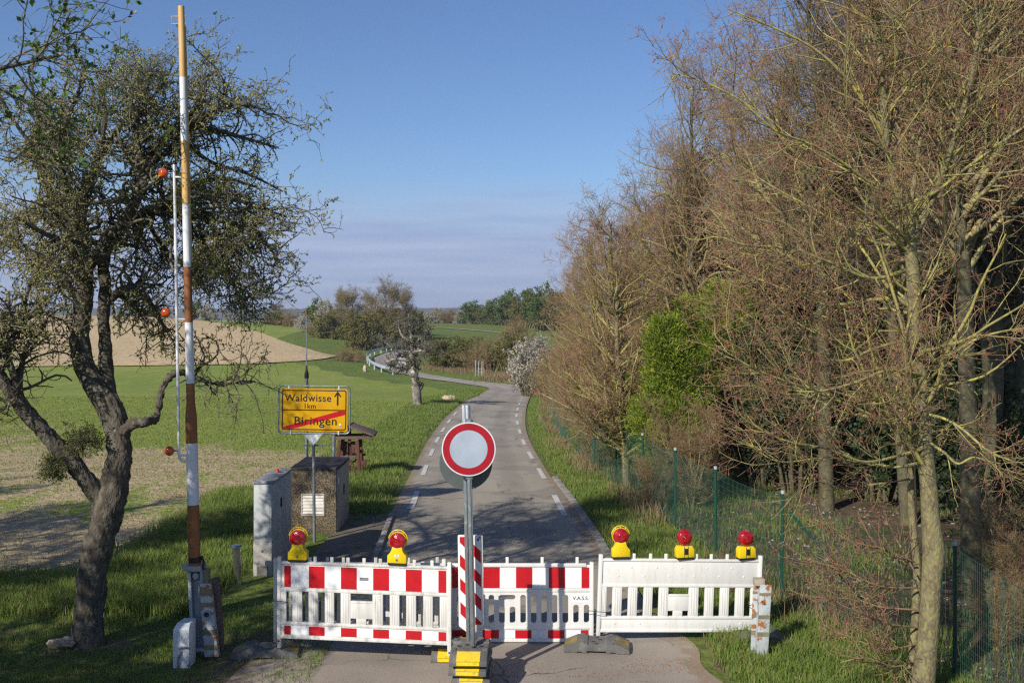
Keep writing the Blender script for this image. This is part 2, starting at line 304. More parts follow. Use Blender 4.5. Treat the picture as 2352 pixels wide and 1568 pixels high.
def attr_mix_ground():
    m, nt, N, L, P = new_mat('meadow_and_field_soil')
    P.inputs['Roughness'].default_value = .95; P.inputs['Specular IOR Level'].default_value = .15
    geo = N.new('ShaderNodeNewGeometry')
    def noise(s, d=6, st=None, rot=0):
        n = N.new('ShaderNodeTexNoise'); n.inputs['Scale'].default_value = s; n.inputs['Detail'].default_value = d; n.inputs['Roughness'].default_value = .62
        mp = N.new('ShaderNodeMapping'); mp.inputs['Scale'].default_value = st or (1, 1, 1); mp.inputs['Rotation'].default_value = (0, 0, rot)
        L.new(geo.outputs['Position'], mp.inputs[0]); L.new(mp.outputs[0], n.inputs[0]); return n.outputs[0]
    def rng(src, a, b, c=0, d=1):
        r = N.new('ShaderNodeMapRange'); r.inputs[1].default_value = a; r.inputs[2].default_value = b; r.inputs[3].default_value = c; r.inputs[4].default_value = d
        r.interpolation_type = 'SMOOTHSTEP'; L.new(src, r.inputs[0]); return r.outputs[0]
    def mix(f, a, b):
        x = N.new('ShaderNodeMixRGB')
        if hasattr(f, 'links'): L.new(f, x.inputs[0])
        else: x.inputs[0].default_value = f
        for k, c in ((1, a), (2, b)):
            if hasattr(c, 'links'): L.new(c, x.inputs[k])
            else: x.inputs[k].default_value = (*c, 1)
        return x.outputs[0]
    def at_(n): a = N.new('ShaderNodeAttribute'); a.attribute_name = n; return a.outputs['Fac']
    def mth(op, a, b):
        x = N.new('ShaderNodeMath'); x.operation = op
        for k, c in ((0, a), (1, b)):
            if hasattr(c, 'links'): L.new(c, x.inputs[k])
            else: x.inputs[k].default_value = c
        return x.outputs[0]
    grass = mix(rng(noise(.35), .35, .65), (.125,.18,.034), (.165,.21,.045))
    grass = mix(rng(noise(3.5), .4, .75), grass, (.060,.070,.022))
    crop = mix(rng(noise(.06, 4), .35, .65), (.175,.235,.038), (.225,.27,.052))
    crop = mix(rng(noise(1.2, 6, (1, .25, 1), .9), .45, .7), crop, (.27,.28,.085))
    soil = mix(rng(noise(2.3), .35, .65), (.43,.335,.195), (.31,.235,.135))
    soil = mix(rng(noise(11), .48, .60), soil, (.56,.44,.29))
    # sown rows showing through: streaks along the drilling direction
    n2 = mth('ADD', mth('MULTIPLY', noise(.75, 7, (1, .22, 1), 1.05), .62), mth('MULTIPLY', noise(5.5, 5), .38))
    bare = rng(mth('ADD', mth('SUBTRACT', at_('bare'), .5), n2), .46, .54)
    crop2 = mix(bare, crop, soil)
    c = mix(rng(mth('ADD', at_('crop'), mth('MULTIPLY', noise(1.6), .25)), .52, .70), grass, crop2)
    wood = mix(rng(noise(2.5), .4, .6), (.085,.062,.040), (.14,.105,.075))
    wood = mix(rng(noise(1.1, 6), .54, .64), wood, (.055,.085,.018))
    c = mix(rng(mth('ADD', at_('wood'), mth('MULTIPLY', noise(1.3), .3)), .5, .75), c, wood)
    dirt = mix(rng(noise(3), .35, .65), (.20,.145,.095), (.13,.095,.065))
    c = mix(rng(mth('ADD', at_('dirt'), mth('MULTIPLY', noise(3.2), .5)), .62, .85), c, dirt)
    L.new(c, P.inputs['Base Color'])
    b = N.new('ShaderNodeBump'); b.inputs['Strength'].default_value = .9; b.inputs['Distance'].default_value = .09
    L.new(mth('ADD', noise(5, 8), mth('MULTIPLY', noise(17, 5), .45)), b.inputs['Height']); L.new(b.outputs[0], P.inputs['Normal'])
    return m
def grow_axis(a, b, s, lim, g=1.09):
    v = list(np.arange(a, b+1e-6, s)); st = s
    while v[-1] < lim: st *= g; v.append(v[-1]+st)
    return v
def ground():
    xs = grow_axis(0, 16, .4, 3500); xs = np.array(sorted([-x for x in xs[1:]]+xs)); ys = np.array(grow_axis(-14, 50, .4, 4500, 1.06)); ys = np.r_[-3000, -1000, -300, -80, -30, ys]
    Y, X = np.meshgrid(ys, xs, indexing='ij'); Z = h(X, Y)
    rs = np.random.RandomState(3)
    # the ground is left a little low under the asphalt
    n = len(xs); i, j = np.meshgrid(np.arange(len(ys)-1), np.arange(n-1), indexing='ij'); a = (i*n+j).ravel()
    me = mesh_np('ground', np.c_[X.ravel(), Y.ravel(), Z.ravel()], [(np.c_[a, a+1, a+n+1, a+n], 0)], [attr_mix_ground()], smooth=True)
    x, y = X.ravel(), Y.ravel()
    dl = dist_poly(x, y, NEARL); dr = dist_poly(x, y, NEARR)
    vw = np.interp(y, [0, 15, 20, 30, 60, 86, 120], [30, 2.9, 3.2, 2.6, 2.2, 2.0, 30])       # verge width left of road
    crop = 1/(1+np.exp(-(-dl-vw)*3)); crop *= (y > 14.7-(x+5)*.05); crop[(x > 0) & (y > 60)] = 0
    bare = np.interp(y, [13, 15, 19, 24, 30, 38, 48, 60, 80, 110], [.54, .66, .60, .52, .48, .40, .31, .26, .22, .2])+.03*np.sin(x*.35+y*.2)
    bare += .12*np.exp(-((y-31)/2.5)**2)*(x < 0) - .10*np.exp(-((y-21.5)/1.2)**2) + .10*np.exp(-((y-58)/4)**2)*(x > -9)
    fx = np.interp(y, [9, 11.6, 14.95, 17.3, 19.6, 24.8, 32, 50, 90], [5.4, 4.8, 3.7, 3.2, 2.9, 2.3, 1.9, 1.7, 3.0])
    wood = 1/(1+np.exp(-(x-fx-.2)*3)) * (y < 110) * np.clip((y-4)/3, 0, 1)*.9
    dirt = np.exp(-((dl+.25)/.35)**2)*.55+np.exp(-((dr-.25)/.28)**2)*.58
    dirt = np.where(y < 88, dirt, 0)
    near = (y < 13.5) & (y > 6) & (x < 0); dirt = np.where(near, np.maximum(dirt, np.exp(-((x+2.9)/1.3)**2)*.62), dirt)
    dirt = np.maximum(dirt, .55*np.exp(-((x+5)**2+(y-12.8)**2)/1.2))
    dirt = np.where((y < 14) & (y > 7) & (x < -2), np.maximum(dirt, .42), dirt)
    for nm, v in (('crop', crop), ('bare', bare), ('wood', wood), ('dirt', dirt)):
        at_ = me.attributes.new(nm, 'FLOAT', 'POINT'); at_.data.foreach_set('value', v.astype(np.float32))
    return tag(link('ground', me), kind='structure')
ground()
def asphalt_mat():
    m, nt, N, L, P = new_mat('old_asphalt'); P.inputs['Roughness'].default_value = .9; P.inputs['Specular IOR Level'].default_value = .25
    geo = N.new('ShaderNodeNewGeometry'); sep = N.new('ShaderNodeSeparateXYZ'); L.new(geo.outputs['Position'], sep.inputs[0])
    def noise(s, d=6, st=(1, 1, 1)):
        mp = N.new('ShaderNodeMapping'); mp.inputs['Scale'].default_value = st; L.new(geo.outputs['Position'], mp.inputs[0])
        n = N.new('ShaderNodeTexNoise'); n.inputs['Scale'].default_value = s; n.inputs['Detail'].default_value = d; L.new(mp.outputs[0], n.inputs[0]); return n.outputs[0]
    def rng(src, a, b, c=0, d=1):
        r = N.new('ShaderNodeMapRange'); r.inputs[1].default_value = a; r.inputs[2].default_value = b; r.inputs[3].default_value = c; r.inputs[4].default_value = d; L.new(src, r.inputs[0]); return r.outputs[0]
    def mix(f, a, b):
        x = N.new('ShaderNodeMixRGB'); L.new(f, x.inputs[0])
        for k, c in ((1, a), (2, b)):
            if hasattr(c, 'links'): L.new(c, x.inputs[k])
            else: x.inputs[k].default_value = (*c, 1)
        return x.outputs[0]
    c = mix(rng(noise(.9, 5, (1, .3, 1)), .35, .65), (.285,.255,.205), (.35,.315,.255))
    c = mix(rng(noise(1.5, 6, (1.4, .25, 1)), .60, .70), c, (.21,.19,.16))          # tar smears along the lanes
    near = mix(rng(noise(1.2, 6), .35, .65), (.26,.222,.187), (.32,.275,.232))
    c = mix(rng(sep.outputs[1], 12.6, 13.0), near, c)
    far = mix(rng(noise(1.2), .35, .65), (.33,.285,.25), (.28,.245,.215))
    c = mix(rng(sep.outputs[1], 78, 82), c, far)
    at1 = N.new('ShaderNodeAttribute'); at1.attribute_name = 'across'
    def m2(op, a, b):
        x = N.new('ShaderNodeMath'); x.operation = op
        for k, v in ((0, a), (1, b)):
            if hasattr(v, 'links'): L.new(v, x.inputs[k])
            else: x.inputs[k].default_value = v
        return x.outputs[0]
    # two polished wheel tracks, a dusty middle and gritty crumbling edges
    d = m2('ABSOLUTE', m2('SUBTRACT', m2('ABSOLUTE', m2('SUBTRACT', at1.outputs['Fac'], .5), 0), .21), 0)
    c = mix(m2('MULTIPLY', rng(m2('ADD', d, m2('MULTIPLY', noise(2.5, 4, (1, .2, 1)), .10)), .10, .16, 1, 0), .35), c, (.185,.168,.140))
    e = m2('ADD', m2('ABSOLUTE', m2('SUBTRACT', at1.outputs['Fac'], .5), 0), m2('MULTIPLY', m2('SUBTRACT', noise(4, 6), .5), .22))
    c = mix(rng(e, .445, .475), c, (.27,.205,.145))
    # old patches with their own tone, and hairline cracks
    vo = N.new('ShaderNodeTexVoronoi'); vo.feature = 'DISTANCE_TO_EDGE'; vo.inputs['Scale'].default_value = .55
    wa = N.new('ShaderNodeVectorMath'); wa.operation = 'ADD'; nzc = N.new('ShaderNodeTexNoise'); nzc.inputs['Scale'].default_value = 1.7; L.new(geo.outputs['Position'], nzc.inputs[0]); L.new(geo.outputs['Position'], wa.inputs[0]); L.new(nzc.outputs['Color'], wa.inputs[1]); L.new(wa.outputs[0], vo.inputs['Vector'])
    c = mix(m2('MULTIPLY', rng(vo.outputs['Distance'], .004, .010, 1, 0), rng(noise(.4, 3), .5, .56)), c, (.075,.07,.062))
    c = mix(m2('MULTIPLY', rng(noise(.33, 2), .60, .62), .4), c, (.16,.148,.128))
    c = mix(m2('MULTIPLY', rng(noise(60, 3), .55, .75), .45), c, (.36,.34,.30))
    c = mix(m2('MULTIPLY', rng(noise(40, 3), .60, .75), .45), c, (.12,.11,.10))
    L.new(c, P.inputs['Base Color'])
    b = N.new('ShaderNodeBump'); b.inputs['Strength'].default_value = .6; b.inputs['Distance'].default_value = .01
    L.new(noise(55, 4), b.inputs['Height']); L.new(b.outputs[0], P.inputs['Normal'])
    return m
M['asphalt'] = asphalt_mat()
strip('road', LW, RW, M['asphalt'], off_near)
far = catmull([G(*p)[:2] for p in [(900,743.5),(950,747.5),(1010,752.5),(1080,757.5),(1150,764),(1185,769)]], 6)
strip('road', far+np.array([0, 0]), far+np.array([1.0, -4.2]), M['asphalt'], lambda Y: .12+0*Y, 2)
# painted edge dashes and edge lines
def along(path, s0=0):
    d = np.r_[0, np.cumsum(np.linalg.norm(np.diff(path, axis=0), axis=1))]; return d
M['paint'] = mat('worn_road_paint', (.60,.58,.54), (.50,.48,.44), 9, .4, .6, .8, c3=(.26,.24,.21), s3=13, lo3=.58, hi3=.68)
def dashes():
    V, Fc = [], []
    mid = (LW+RW)/2
    for path_px, ph in (([(938,1170),(953,1146),(993,1037),(1007,1007),(1021,984),(1045,952),(1075,927),(1105,909),(1123,901)], 0), ([(1362,1290),(1331,1252),(1287,1165),(1249,1098),(1220,1050),(1204,1020),(1193,990),(1187,965),(1187,950),(1193,930),(1201,912),(1206,903)], 1)):
        p = catmull([G(*q)[:2] for q in path_px], 30); d = along(p)
        start = (np.interp(G(953,1170).y, p[:, 1], d) % 5.27) if ph == 0 else (np.interp(G(1287,1186).y, p[:, 1], d) % 5.27)
        s = start-5.27
        while s < d[-1]-1:
            t = np.linspace(max(s, 0), s+2.45, 8)
            if s > -1.0:
                px = np.interp(t, d, p[:, 0]); py = np.interp(t, d, p[:, 1]); tx = np.gradient(px); ty = np.gradient(py); ln = np.hypot(tx, ty)
                nx, ny = ty/ln, -tx/ln; w = .06
                b = len(V)
                for sgn in (-1, 1):
                    X = px+sgn*nx*w; Y = py+sgn*ny*w; Z = h(X, Y)+off_near(Y)+.004+.0002*Y
                    V += list(zip(X, Y, Z))
                Fc += [(b+k, b+8+k, b+9+k, b+1+k) for k in range(7)]
            s += 5.27
    for side, i0, i1, w in (('l', 8*17, 8*27, .1), ('r', 8*15, 8*26, .1)):
        p = (LW if side == 'l' else RW)[i0:i1]; q = mid[i0:i1]; dd = q-p; dd /= np.linalg.norm(dd, axis=1)[:, None]
        a_ = p+dd*.15; b_ = p+dd*.33; b = len(V); n = len(p)
        for c in (a_, b_): V += list(zip(c[:, 0], c[:, 1], h(c[:, 0], c[:, 1])+off_near(c[:, 1])+.03))
        Fc += [(b+k, b+n+k, b+n+k+1, b+k+1) for k in range(n-1) if (k//5) % 3 != 2]
    me = bpy.data.meshes.new('road_markings'); me.from_pydata([tuple(map(float, v)) for v in V], [], Fc); me.materials.append(M['paint']); me.update()
    tag(link('road_markings', me), kind='structure')
dashes()
def kerbs():
    # flush pale kerb stones on the right, only where they show out of the earth
    p = catmull([G(*q)[:2] for q in [(1470,1392),(1412,1300),(1398,1278),(1375,1240),(1345,1195),(1318,1155),(1293,1122),(1270,1092)]], 8); d = along(p); V = MB(); s = 0; rr = random.Random(2)
    while s < d[-1]-.8:
        a = Vector((np.interp(s+.01, d, p[:, 0]), np.interp(s+.01, d, p[:, 1]), 0)); e = s+.98
        b = Vector((np.interp(e, d, p[:, 0]), np.interp(e, d, p[:, 1]), 0)); t = (b-a).normalized(); n = Vector((t.y, -t.x, 0))*.075; z0 = hz(a.x, a.y); z1 = hz(b.x, b.y); dz = rr.uniform(0, .02)
        V.add([(a-n)+Vector((0,0,z0-.1)), (a+n)+Vector((0,0,z0-.1)), (b+n)+Vector((0,0,z1-.1)), (b-n)+Vector((0,0,z1-.1)), (a-n)+Vector((0,0,z0+.045+dz)), (a+n)+Vector((0,0,z0+.045+dz)), (b+n)+Vector((0,0,z1+.045+dz)), (b-n)+Vector((0,0,z1+.045+dz))],
              [(0,1,2,3),(4,7,6,5),(0,4,5,1),(1,5,6,2),(2,6,7,3),(3,7,4,0)]); s += 1.0
    tag(V.build('kerb', M['kerb_stone'], bevel=.008), kind='structure')
    # paved pad with its own kerb beside the boxes
    A, B, C_, D = G(893,1184), G(848,1300), G(690,1310), G(800,1184)
    pav = mat('old_pad_slabs', (.115,.10,.08), (.16,.14,.11), 5, .4, .6, .95, bump=.5, c3=(.06,.08,.02), s3=3.5, lo3=.55, hi3=.66)
    mb = MB(); P = [D, A, B, C_]; mb.add([p+Vector((0,0,-.1)) for p in P]+[p+Vector((0,0,.03)) for p in P], [(0,1,2,3),(4,7,6,5),(0,4,5,1),(1,5,6,2),(2,6,7,3),(3,7,4,0)])
    tag(mb.build('pavement', pav), kind='structure')
    mb = MB()
    def seg(a, b, w=.05, top=.07):
        t = (b-a); L_ = t.length; t.normalize(); n = Vector((t.y, -t.x, 0))*w; k = max(1, int(L_/.9))
        for i in range(k):
            p = a+t*(L_*i/k+.008); q = a+t*(L_*(i+1)/k-.008)
            mb.add([p-n-Vector((0,0,.12)), p+n-Vector((0,0,.12)), q+n-Vector((0,0,.12)), q-n-Vector((0,0,.12)), p-n+Vector((0,0,top)), p+n+Vector((0,0,top)), q+n+Vector((0,0,top)), q-n+Vector((0,0,top))],
                   [(0,1,2,3),(4,7,6,5),(0,4,5,1),(1,5,6,2),(2,6,7,3),(3,7,4,0)])
    seg(A+Vector((.06,0,0)), B+Vector((.06,0,0)))
    tag(mb.build('kerb', M['kerb_stone'], bevel=.006), kind='structure')
kerbs()
# brown ploughed field on the hill
def plough():
    m, nt, N, L, P = new_mat('ploughed_earth'); P.inputs['Roughness'].default_value = 1; P.inputs['Specular IOR Level'].default_value = .1
    geo = N.new('ShaderNodeNewGeometry')
    def noise(s, st=(1, 1, 1), d=7):
        mp = N.new('ShaderNodeMapping'); mp.inputs['Scale'].default_value = st; L.new(geo.outputs['Position'], mp.inputs[0])
        n = N.new('ShaderNodeTexNoise'); n.inputs['Scale'].default_value = s; n.inputs['Detail'].default_value = d; L.new(mp.outputs[0], n.inputs[0]); return n.outputs[0]
    def mixn(src, a, b, c1, c2):
        r = N.new('ShaderNodeMapRange'); r.inputs[1].default_value = a; r.inputs[2].default_value = b; L.new(src, r.inputs[0]); x = N.new('ShaderNodeMixRGB'); L.new(r.outputs[0], x.inputs[0])
        if hasattr(c1, 'links'): L.new(c1, x.inputs[1])
        else: x.inputs[1].default_value = (*c1, 1)
        x.inputs[2].default_value = (*c2, 1); return x.outputs[0]
    c = mixn(noise(.05, (1, .6, 1)), .35, .65, (.44,.335,.185), (.50,.385,.225)); c = mixn(noise(.8, (.35, 1.6, 1)), .5, .7, c, (.37,.28,.155)); c = mixn(noise(2.4), .55, .7, c, (.58,.44,.29))
    L.new(c, P.inputs['Base Color'])
    b = N.new('ShaderNodeBump'); b.inputs['Strength'].default_value = .8; b.inputs['Distance'].default_value = .25; L.new(noise(1.6), b.inputs['Height']); L.new(b.outputs[0], P.inputs['Normal'])
    bot = [(-1500,846),(-500,845),(0,843),(200,842),(400,840),(560,838),(650,833),(710,829),(750,824),(782,819)]
    top = [(-1500,727,200),(-500,727,200),(0,727,200),(200,727,200),(320,729,195),(480,740,183),(560,753,163),(640,779,142),(710,802,128),(776,817,116)]
    A = catmull([G(*p)[:2] for p in bot], 8); B = catmull([at(*p)[:2] for p in top], 8)
    strip('ploughed_field', A, B, m, lambda Y: .10+0*Y, 24)
plough()
def hills():
    m = mat('distant_wooded_hill', (.055,.052,.038), (.085,.078,.050), .02, .4, .6, 1, bump=0, c3=(.05,.065,.03), s3=.008)
    rs = np.random.RandomState(5)
    for D, y0, amp, nm in ((1500, 709, 7, 0), (2600, 712, 7, 1)):
        xs = np.linspace(-1.3*D, 1.3*D, 1100); sm = np.zeros_like(xs)
        for k in range(1, 7): sm += np.sin(xs/D*2.2*k*1.7+rs.uniform(0, 6))/k
        tops = H+(720-y0)*D/F+sm*amp*D/F*.35+np.repeat(rs.uniform(0, 1.3, 550), 2)*D/F*1.0
        V = np.r_[np.c_[xs, np.full_like(xs, D-60), np.full_like(xs, -8)], np.c_[xs, np.full_like(xs, D), tops-2], np.c_[xs, np.full_like(xs, D+60), tops], np.c_[xs, np.full_like(xs, D+400), np.full_like(xs, -8)]]
        n = len(xs); a = np.arange(n-1); P = np.vstack([np.c_[a+k*n, a+1+k*n, a+1+(k+1)*n, a+(k+1)*n] for k in range(3)])
        tag(link('hills', mesh_np('hills', V, [(P, 0)], [m])), kind='structure')
hills()
# ------------------------------------------------------------------ tree engine
class Tree:
    def __init__(s, seed): s.r = np.random.RandomState(seed); s.V = []; s.n = 0; s.polys = []
    def lines(s, pls, K=14):
        """pls: list of arrays (k,4) x,y,z,r -> resampled level"""
        P, Rr = [], []
        for p in pls:
            c = catmull(p, 8); d = np.r_[0, np.cumsum(np.linalg.norm(np.diff(c[:, :3], axis=0), axis=1))]; t = np.linspace(0, d[-1], K)
            P.append(np.c_[[np.interp(t, d, c[:, i]) for i in range(3)]].T); Rr.append(np.interp(t, d, c[:, 3]))
        return np.array(P), np.array(Rr)
    def spawn(s, lev, n, t0=.2, t1=1., ang=(40, 70), L=(.5, 1.), K=6, wig=.2, up=.0, rr=.5, rmin=.004, rtip=.3, fall=.5, bias=None, bw=0.):
        P, Rr = lev; N, Kp, _ = P.shape; r = s.r
        seg = np.linalg.norm(np.diff(P, axis=1), axis=2).sum(1); pi = r.choice(N, n, p=seg/seg.sum()); t = r.uniform(t0, t1, n)
        u = t*(Kp-1); i = np.minimum(u.astype(int), Kp-2); f = (u-i)[:, None]
        p0 = P[pi, i]*(1-f)+P[pi, i+1]*f; d = P[pi, i+1]-P[pi, i]; d /= np.linalg.norm(d, axis=1)[:, None]+1e-9
        pr = Rr[pi, i]*(1-f[:, 0])+Rr[pi, i+1]*f[:, 0]
        q = r.normal(size=(n, 3))
        if bias is not None: q += np.asarray(bias)*bw
        q -= (q*d).sum(1)[:, None]*d; q /= np.linalg.norm(q, axis=1)[:, None]+1e-9
        a = np.radians(r.uniform(ang[0], ang[1], n))[:, None]; dr = d*np.cos(a)+q*np.sin(a)
        ln = r.uniform(L[0], L[1], n)*(1-fall*t); out = np.zeros((n, K, 3)); out[:, 0] = p0
        w = r.normal(size=(n, 3))*wig*.4
        for k in range(1, K):
            w = w*.3+r.normal(size=(n, 3))*wig; dr = dr+w; dr[:, 2] += up; dr /= np.linalg.norm(dr, axis=1)[:, None]
            out[:, k] = out[:, k-1]+dr*(ln/(K-1))[:, None]
        r0 = np.maximum(pr*rr, rmin); R2 = r0[:, None]*np.linspace(1, rtip, K)[None]
        return out, R2
    def tubes(s, lev, S, mi):
        P, Rr = lev; N, K, _ = P.shape
        T = np.gradient(P, axis=1); T /= np.linalg.norm(T, axis=2)[..., None]+1e-9
        ref = np.where((np.abs(T[:, :1, 2]) > .8)[..., None], np.array([1., 0, 0]), np.array([0, 0, 1.]))
        U = np.cross(T, np.broadcast_to(ref, T.shape)); U /= np.linalg.norm(U, axis=2)[..., None]+1e-9; W = np.cross(T, U)
        a = np.arange(S)*2*np.pi/S
        V = P[:, :, None]+(U[:, :, None]*np.cos(a)[None, None, :, None]+W[:, :, None]*np.sin(a)[None, None, :, None])*Rr[:, :, None, None]
        idx = (np.arange(N)[:, None, None]*K+np.arange(K-1)[None, :, None])*S+np.arange(S)[None, None]; nxt = (np.arange(N)[:, None, None]*K+np.arange(K-1)[None, :, None])*S+(np.arange(S)+1)[None, None] % S
        q = np.stack([idx, nxt, nxt+S, idx+S], -1).reshape(-1, 4)+s.n
        s.V.append(V.reshape(-1, 3)); s.n += N*K*S; s.polys.append((q, mi))
    def knobs(s, lev, n, size, mi, t0=.1, t1=1., stretch=1.8, rnd=.6):
        """small pointed buds (octahedra) on twigs"""
        P, Rr = lev; N, K, _ = P.shape; r = s.r; pi = r.randint(N, size=n); u = r.uniform(t0, t1, n)*(K-1); i = np.minimum(u.astype(int), K-2); f = (u-i)[:, None]
        c = P[pi, i]*(1-f)+P[pi, i+1]*f; d = P[pi, i+1]-P[pi, i]; d = d/(np.linalg.norm(d, axis=1)[:, None]+1e-9)+r.normal(size=(n, 3))*rnd; d /= np.linalg.norm(d, axis=1)[:, None]
        e = np.cross(d, r.normal(size=(n, 3))); e /= np.linalg.norm(e, axis=1)[:, None]+1e-9; g = np.cross(d, e); z = r.uniform(size[0], size[1], n)[:, None]
        V = np.stack([c, c+d*z*stretch*.45+e*z*.5, c+d*z*stretch*.45+(-e*.5+g*.87)*z*.5, c+d*z*stretch*.45+(-e*.5-g*.87)*z*.5, c+d*z*stretch], 1)
        b = s.n+np.arange(n)[:, None]*5
        tri = np.concatenate([b+np.array(t)[None] for t in ((0,1,2),(0,2,3),(0,3,1),(4,2,1),(4,3,2),(4,1,3))])
        s.V.append(V.reshape(-1, 3)); s.n += n*5; s.polys.append((tri, mi))
    def leaves(s, lev, n, size, mi, t0=.1, t1=1., per=1, spread=.02, upb=.2, asp=.5):
        P, Rr = lev; N, K, _ = P.shape; r = s.r; pi = r.randint(N, size=n); u = r.uniform(t0, t1, n)*(K-1); i = np.minimum(u.astype(int), K-2); f = (u-i)[:, None]
        c = P[pi, i]*(1-f)+P[pi, i+1]*f; s.quads(np.repeat(c, per, 0)+r.normal(size=(n*per, 3))*spread, size, mi, upb, asp)
    def quads(s, c, size, mi, upb=.2, asp=.5, axis=None):
        r = s.r; n = len(c); d = r.normal(size=(n, 3)); d[:, 2] += upb
        if axis is not None: d = d*.5+axis
        d /= np.linalg.norm(d, axis=1)[:, None]; e = np.cross(d, r.normal(size=(n, 3))); e /= np.linalg.norm(e, axis=1)[:, None]+1e-9
        z = r.uniform(size[0], size[1], n)[:, None]; w = e*z*asp*.5
        V = np.stack([c, c+d*z*.5+w, c+d*z, c+d*z*.5-w], 1); b = s.n+np.arange(n)[:, None]*4+np.arange(4)[None]
        s.V.append(V.reshape(-1, 3)); s.n += n*4; s.polys.append((b, mi))
    def flush(s, name, mats, parent, smooth=False):
        me = mesh_np(name, np.vstack(s.V), s.polys, mats, smooth=smooth); s.V = []; s.n = 0; s.polys = []
        return link(name, me, parent)
def cat_lev(*ls):
    K = max(l[1].shape[1] for l in ls); o = []
    for P, Rr in ls:
        k = Rr.shape[1]
        if k != K:
            u = np.linspace(0, k-1, K); i = np.minimum(u.astype(int), k-2); f = u-i
            P = P[:, i]*(1-f)[None, :, None]+P[:, i+1]*f[None, :, None]; Rr = Rr[:, i]*(1-f)+Rr[:, i+1]*f
        o.append((P, Rr))
    return tuple(np.concatenate([l[k] for l in o]) for k in (0, 1))
def rough_trunk(lev, S, rng, amp, lobes=3):
    pass
# ------------------------------------------------------------------ the old fruit tree at the left
def fruit_tree():
    Zb = 12.8; s_ = F/Zb
    def pl(pts, dz=0):
        return [(*(lambda v: (v.x, v.y, v.z))(at(x, y, Zb+dz+(abs(d) if x > 340 else d))), w/2/s_) for x, y, w, d in pts]
    b = at(200, 1482, Zb); root = thing('fruit_tree', 'old gnarled fruit tree with forked leaning trunk and budding crown beside the upright boom', 'tree', (b.x, Zb, 0))
    T = Tree(11)
    trunk = [pl([(198,1510,104,0),(200,1475,80,0),(202,1440,66,0),(206,1380,64,0),(215,1300,66,0),(235,1220,64,0),(252,1160,68,.0),(265,1100,60,0),(275,1040,54,0),(268,985,52,.05),(248,930,54,.1),(215,880,46,.15),(192,830,42,.2),(182,770,42,.25),(190,710,40,.3),(196,650,36,.3),(196,590,30,.3),(186,520,24,.2),(196,440,19,.1),(225,360,15,0),(240,280,11,-.1),(235,200,7,-.2)])]
    limbs = [pl(q) for q in [
        [(243,1160,46,0),(215,1120,42,-.05),(160,1055,38,-.15),(110,1000,36,-.25),(60,945,34,-.35),(20,890,30,-.5),(-20,840,28,-.6),(-90,770,24,-.7),(-150,680,18,-.8),(-190,560,12,-.8)],
        [(262,985,40,.1),(252,900,30,.2),(242,830,29,.25),(238,760,28,.3),(240,680,28,.3),(238,610,27,.3),(252,550,26,.25),(285,515,25,.2),(340,490,24,.1),(400,483,20,-.1),(470,492,17,-.3),(540,515,13,-.4),(600,545,9,-.5),(640,600,5,-.5)],
        [(278,1000,26,0),(300,975,24,-.1),(335,968,18,-.2),(358,958,16,-.25),(366,920,16,-.3),(378,880,15,-.35),(405,855,14,-.4),(440,862,12,-.5),(490,880,10,-.6),(540,880,7,-.6),(585,875,4,-.6)],
        [(200,620,26,.2),(240,560,24,.0),(290,500,24,-.2),(325,430,24,-.3),(345,370,22,-.4),(380,320,18,-.5),(430,290,14,-.5),(500,300,11,-.6),(570,320,8,-.6),(640,340,5,-.6)],
        [(325,440,20,-.2),(318,370,18,0),(312,300,14,.2),(330,240,10,.3),(345,170,7,.4)],
        [(345,380,14,-.4),(400,330,13,-.6),(450,240,10,-.8),(480,170,6,-.9)],
        [(196,600,22,.3),(150,520,19,.5),(110,440,15,.7),(80,340,11,.8),(90,240,7,.8)],
        [(190,700,20,.3),(140,640,17,.7),(80,590,13,1.1),(10,560,9,1.4),(-50,520,6,1.6)],
        [(-20,840,18,-.6),(40,760,15,-.4),(60,680,11,-.2),(90,600,7,0)],
        [(50,930,20,-.35),(45,880,14,-.3),(60,800,11,-.2),(95,760,8,-.1),(110,730,4,-.1)],
        [(60,945,14,-.4),(20,830,16,-.6),(0,800,14,-.7),(-60,790,10,-.9)],
        [(400,483,15,-.1),(450,540,12,-.3),(500,600,9,-.5),(540,660,6,-.6),(570,720,3,-.7)],
        [(240,700,18,.3),(300,660,13,.0),(350,700,9,-.3),(380,760,6,-.5)],
        [(196,520,18,.2),(150,420,14,-.4),(140,320,11,-.8),(180,210,7,-1.1),(190,140,4,-1.2)],
        [(340,490,16,.1),(420,430,13,.5),(510,410,10,.9),(590,430,6,1.2)],
        [(240,610,18,.3),(180,560,15,-.5),(110,540,11,-1.0),(40,500,7,-1.3)],
        [(225,360,12,0),(280,290,10,.4),(370,200,7,.8),(400,140,4,1)],
        [(186,500,14,.2),(110,380,11,.1),(40,290,8,0),(-10,200,5,0)],
        [(430,290,12,-.5),(500,250,9,-.2),(570,240,6,0),(630,270,4,.2)],[(410,310,12,-.5),(480,370,10,-.9),(570,400,7,-1.1),(650,440,4,-1.2)],
        [(400,483,12,-.1),(480,450,10,.3),(580,470,7,.5),(660,500,4,.6)],[(470,492,11,-.3),(520,570,9,-.1),(580,620,6,0),(620,690,3,0)],[(330,490,12,.1),(370,560,10,.6),(430,620,7,.9),(480,680,4,1)]
    ]]
    tr = T.lines(trunk, 200); T.tubes(tr, 56, 0); lm = T.lines(limbs[:3], 110); T.tubes(lm, 32, 0)
    o = T.flush('trunk', [M['bark_fruit']], root, True)
    # swollen, uneven bark
    me = o.data; co = np.zeros(len(me.vertices)*3, np.float32); me.vertices.foreach_get('co', co); co = co.reshape(-1, 3); nn = np.zeros_like(co).ravel(); me.vertices.foreach_get('normal', nn); nn = nn.reshape(-1, 3)
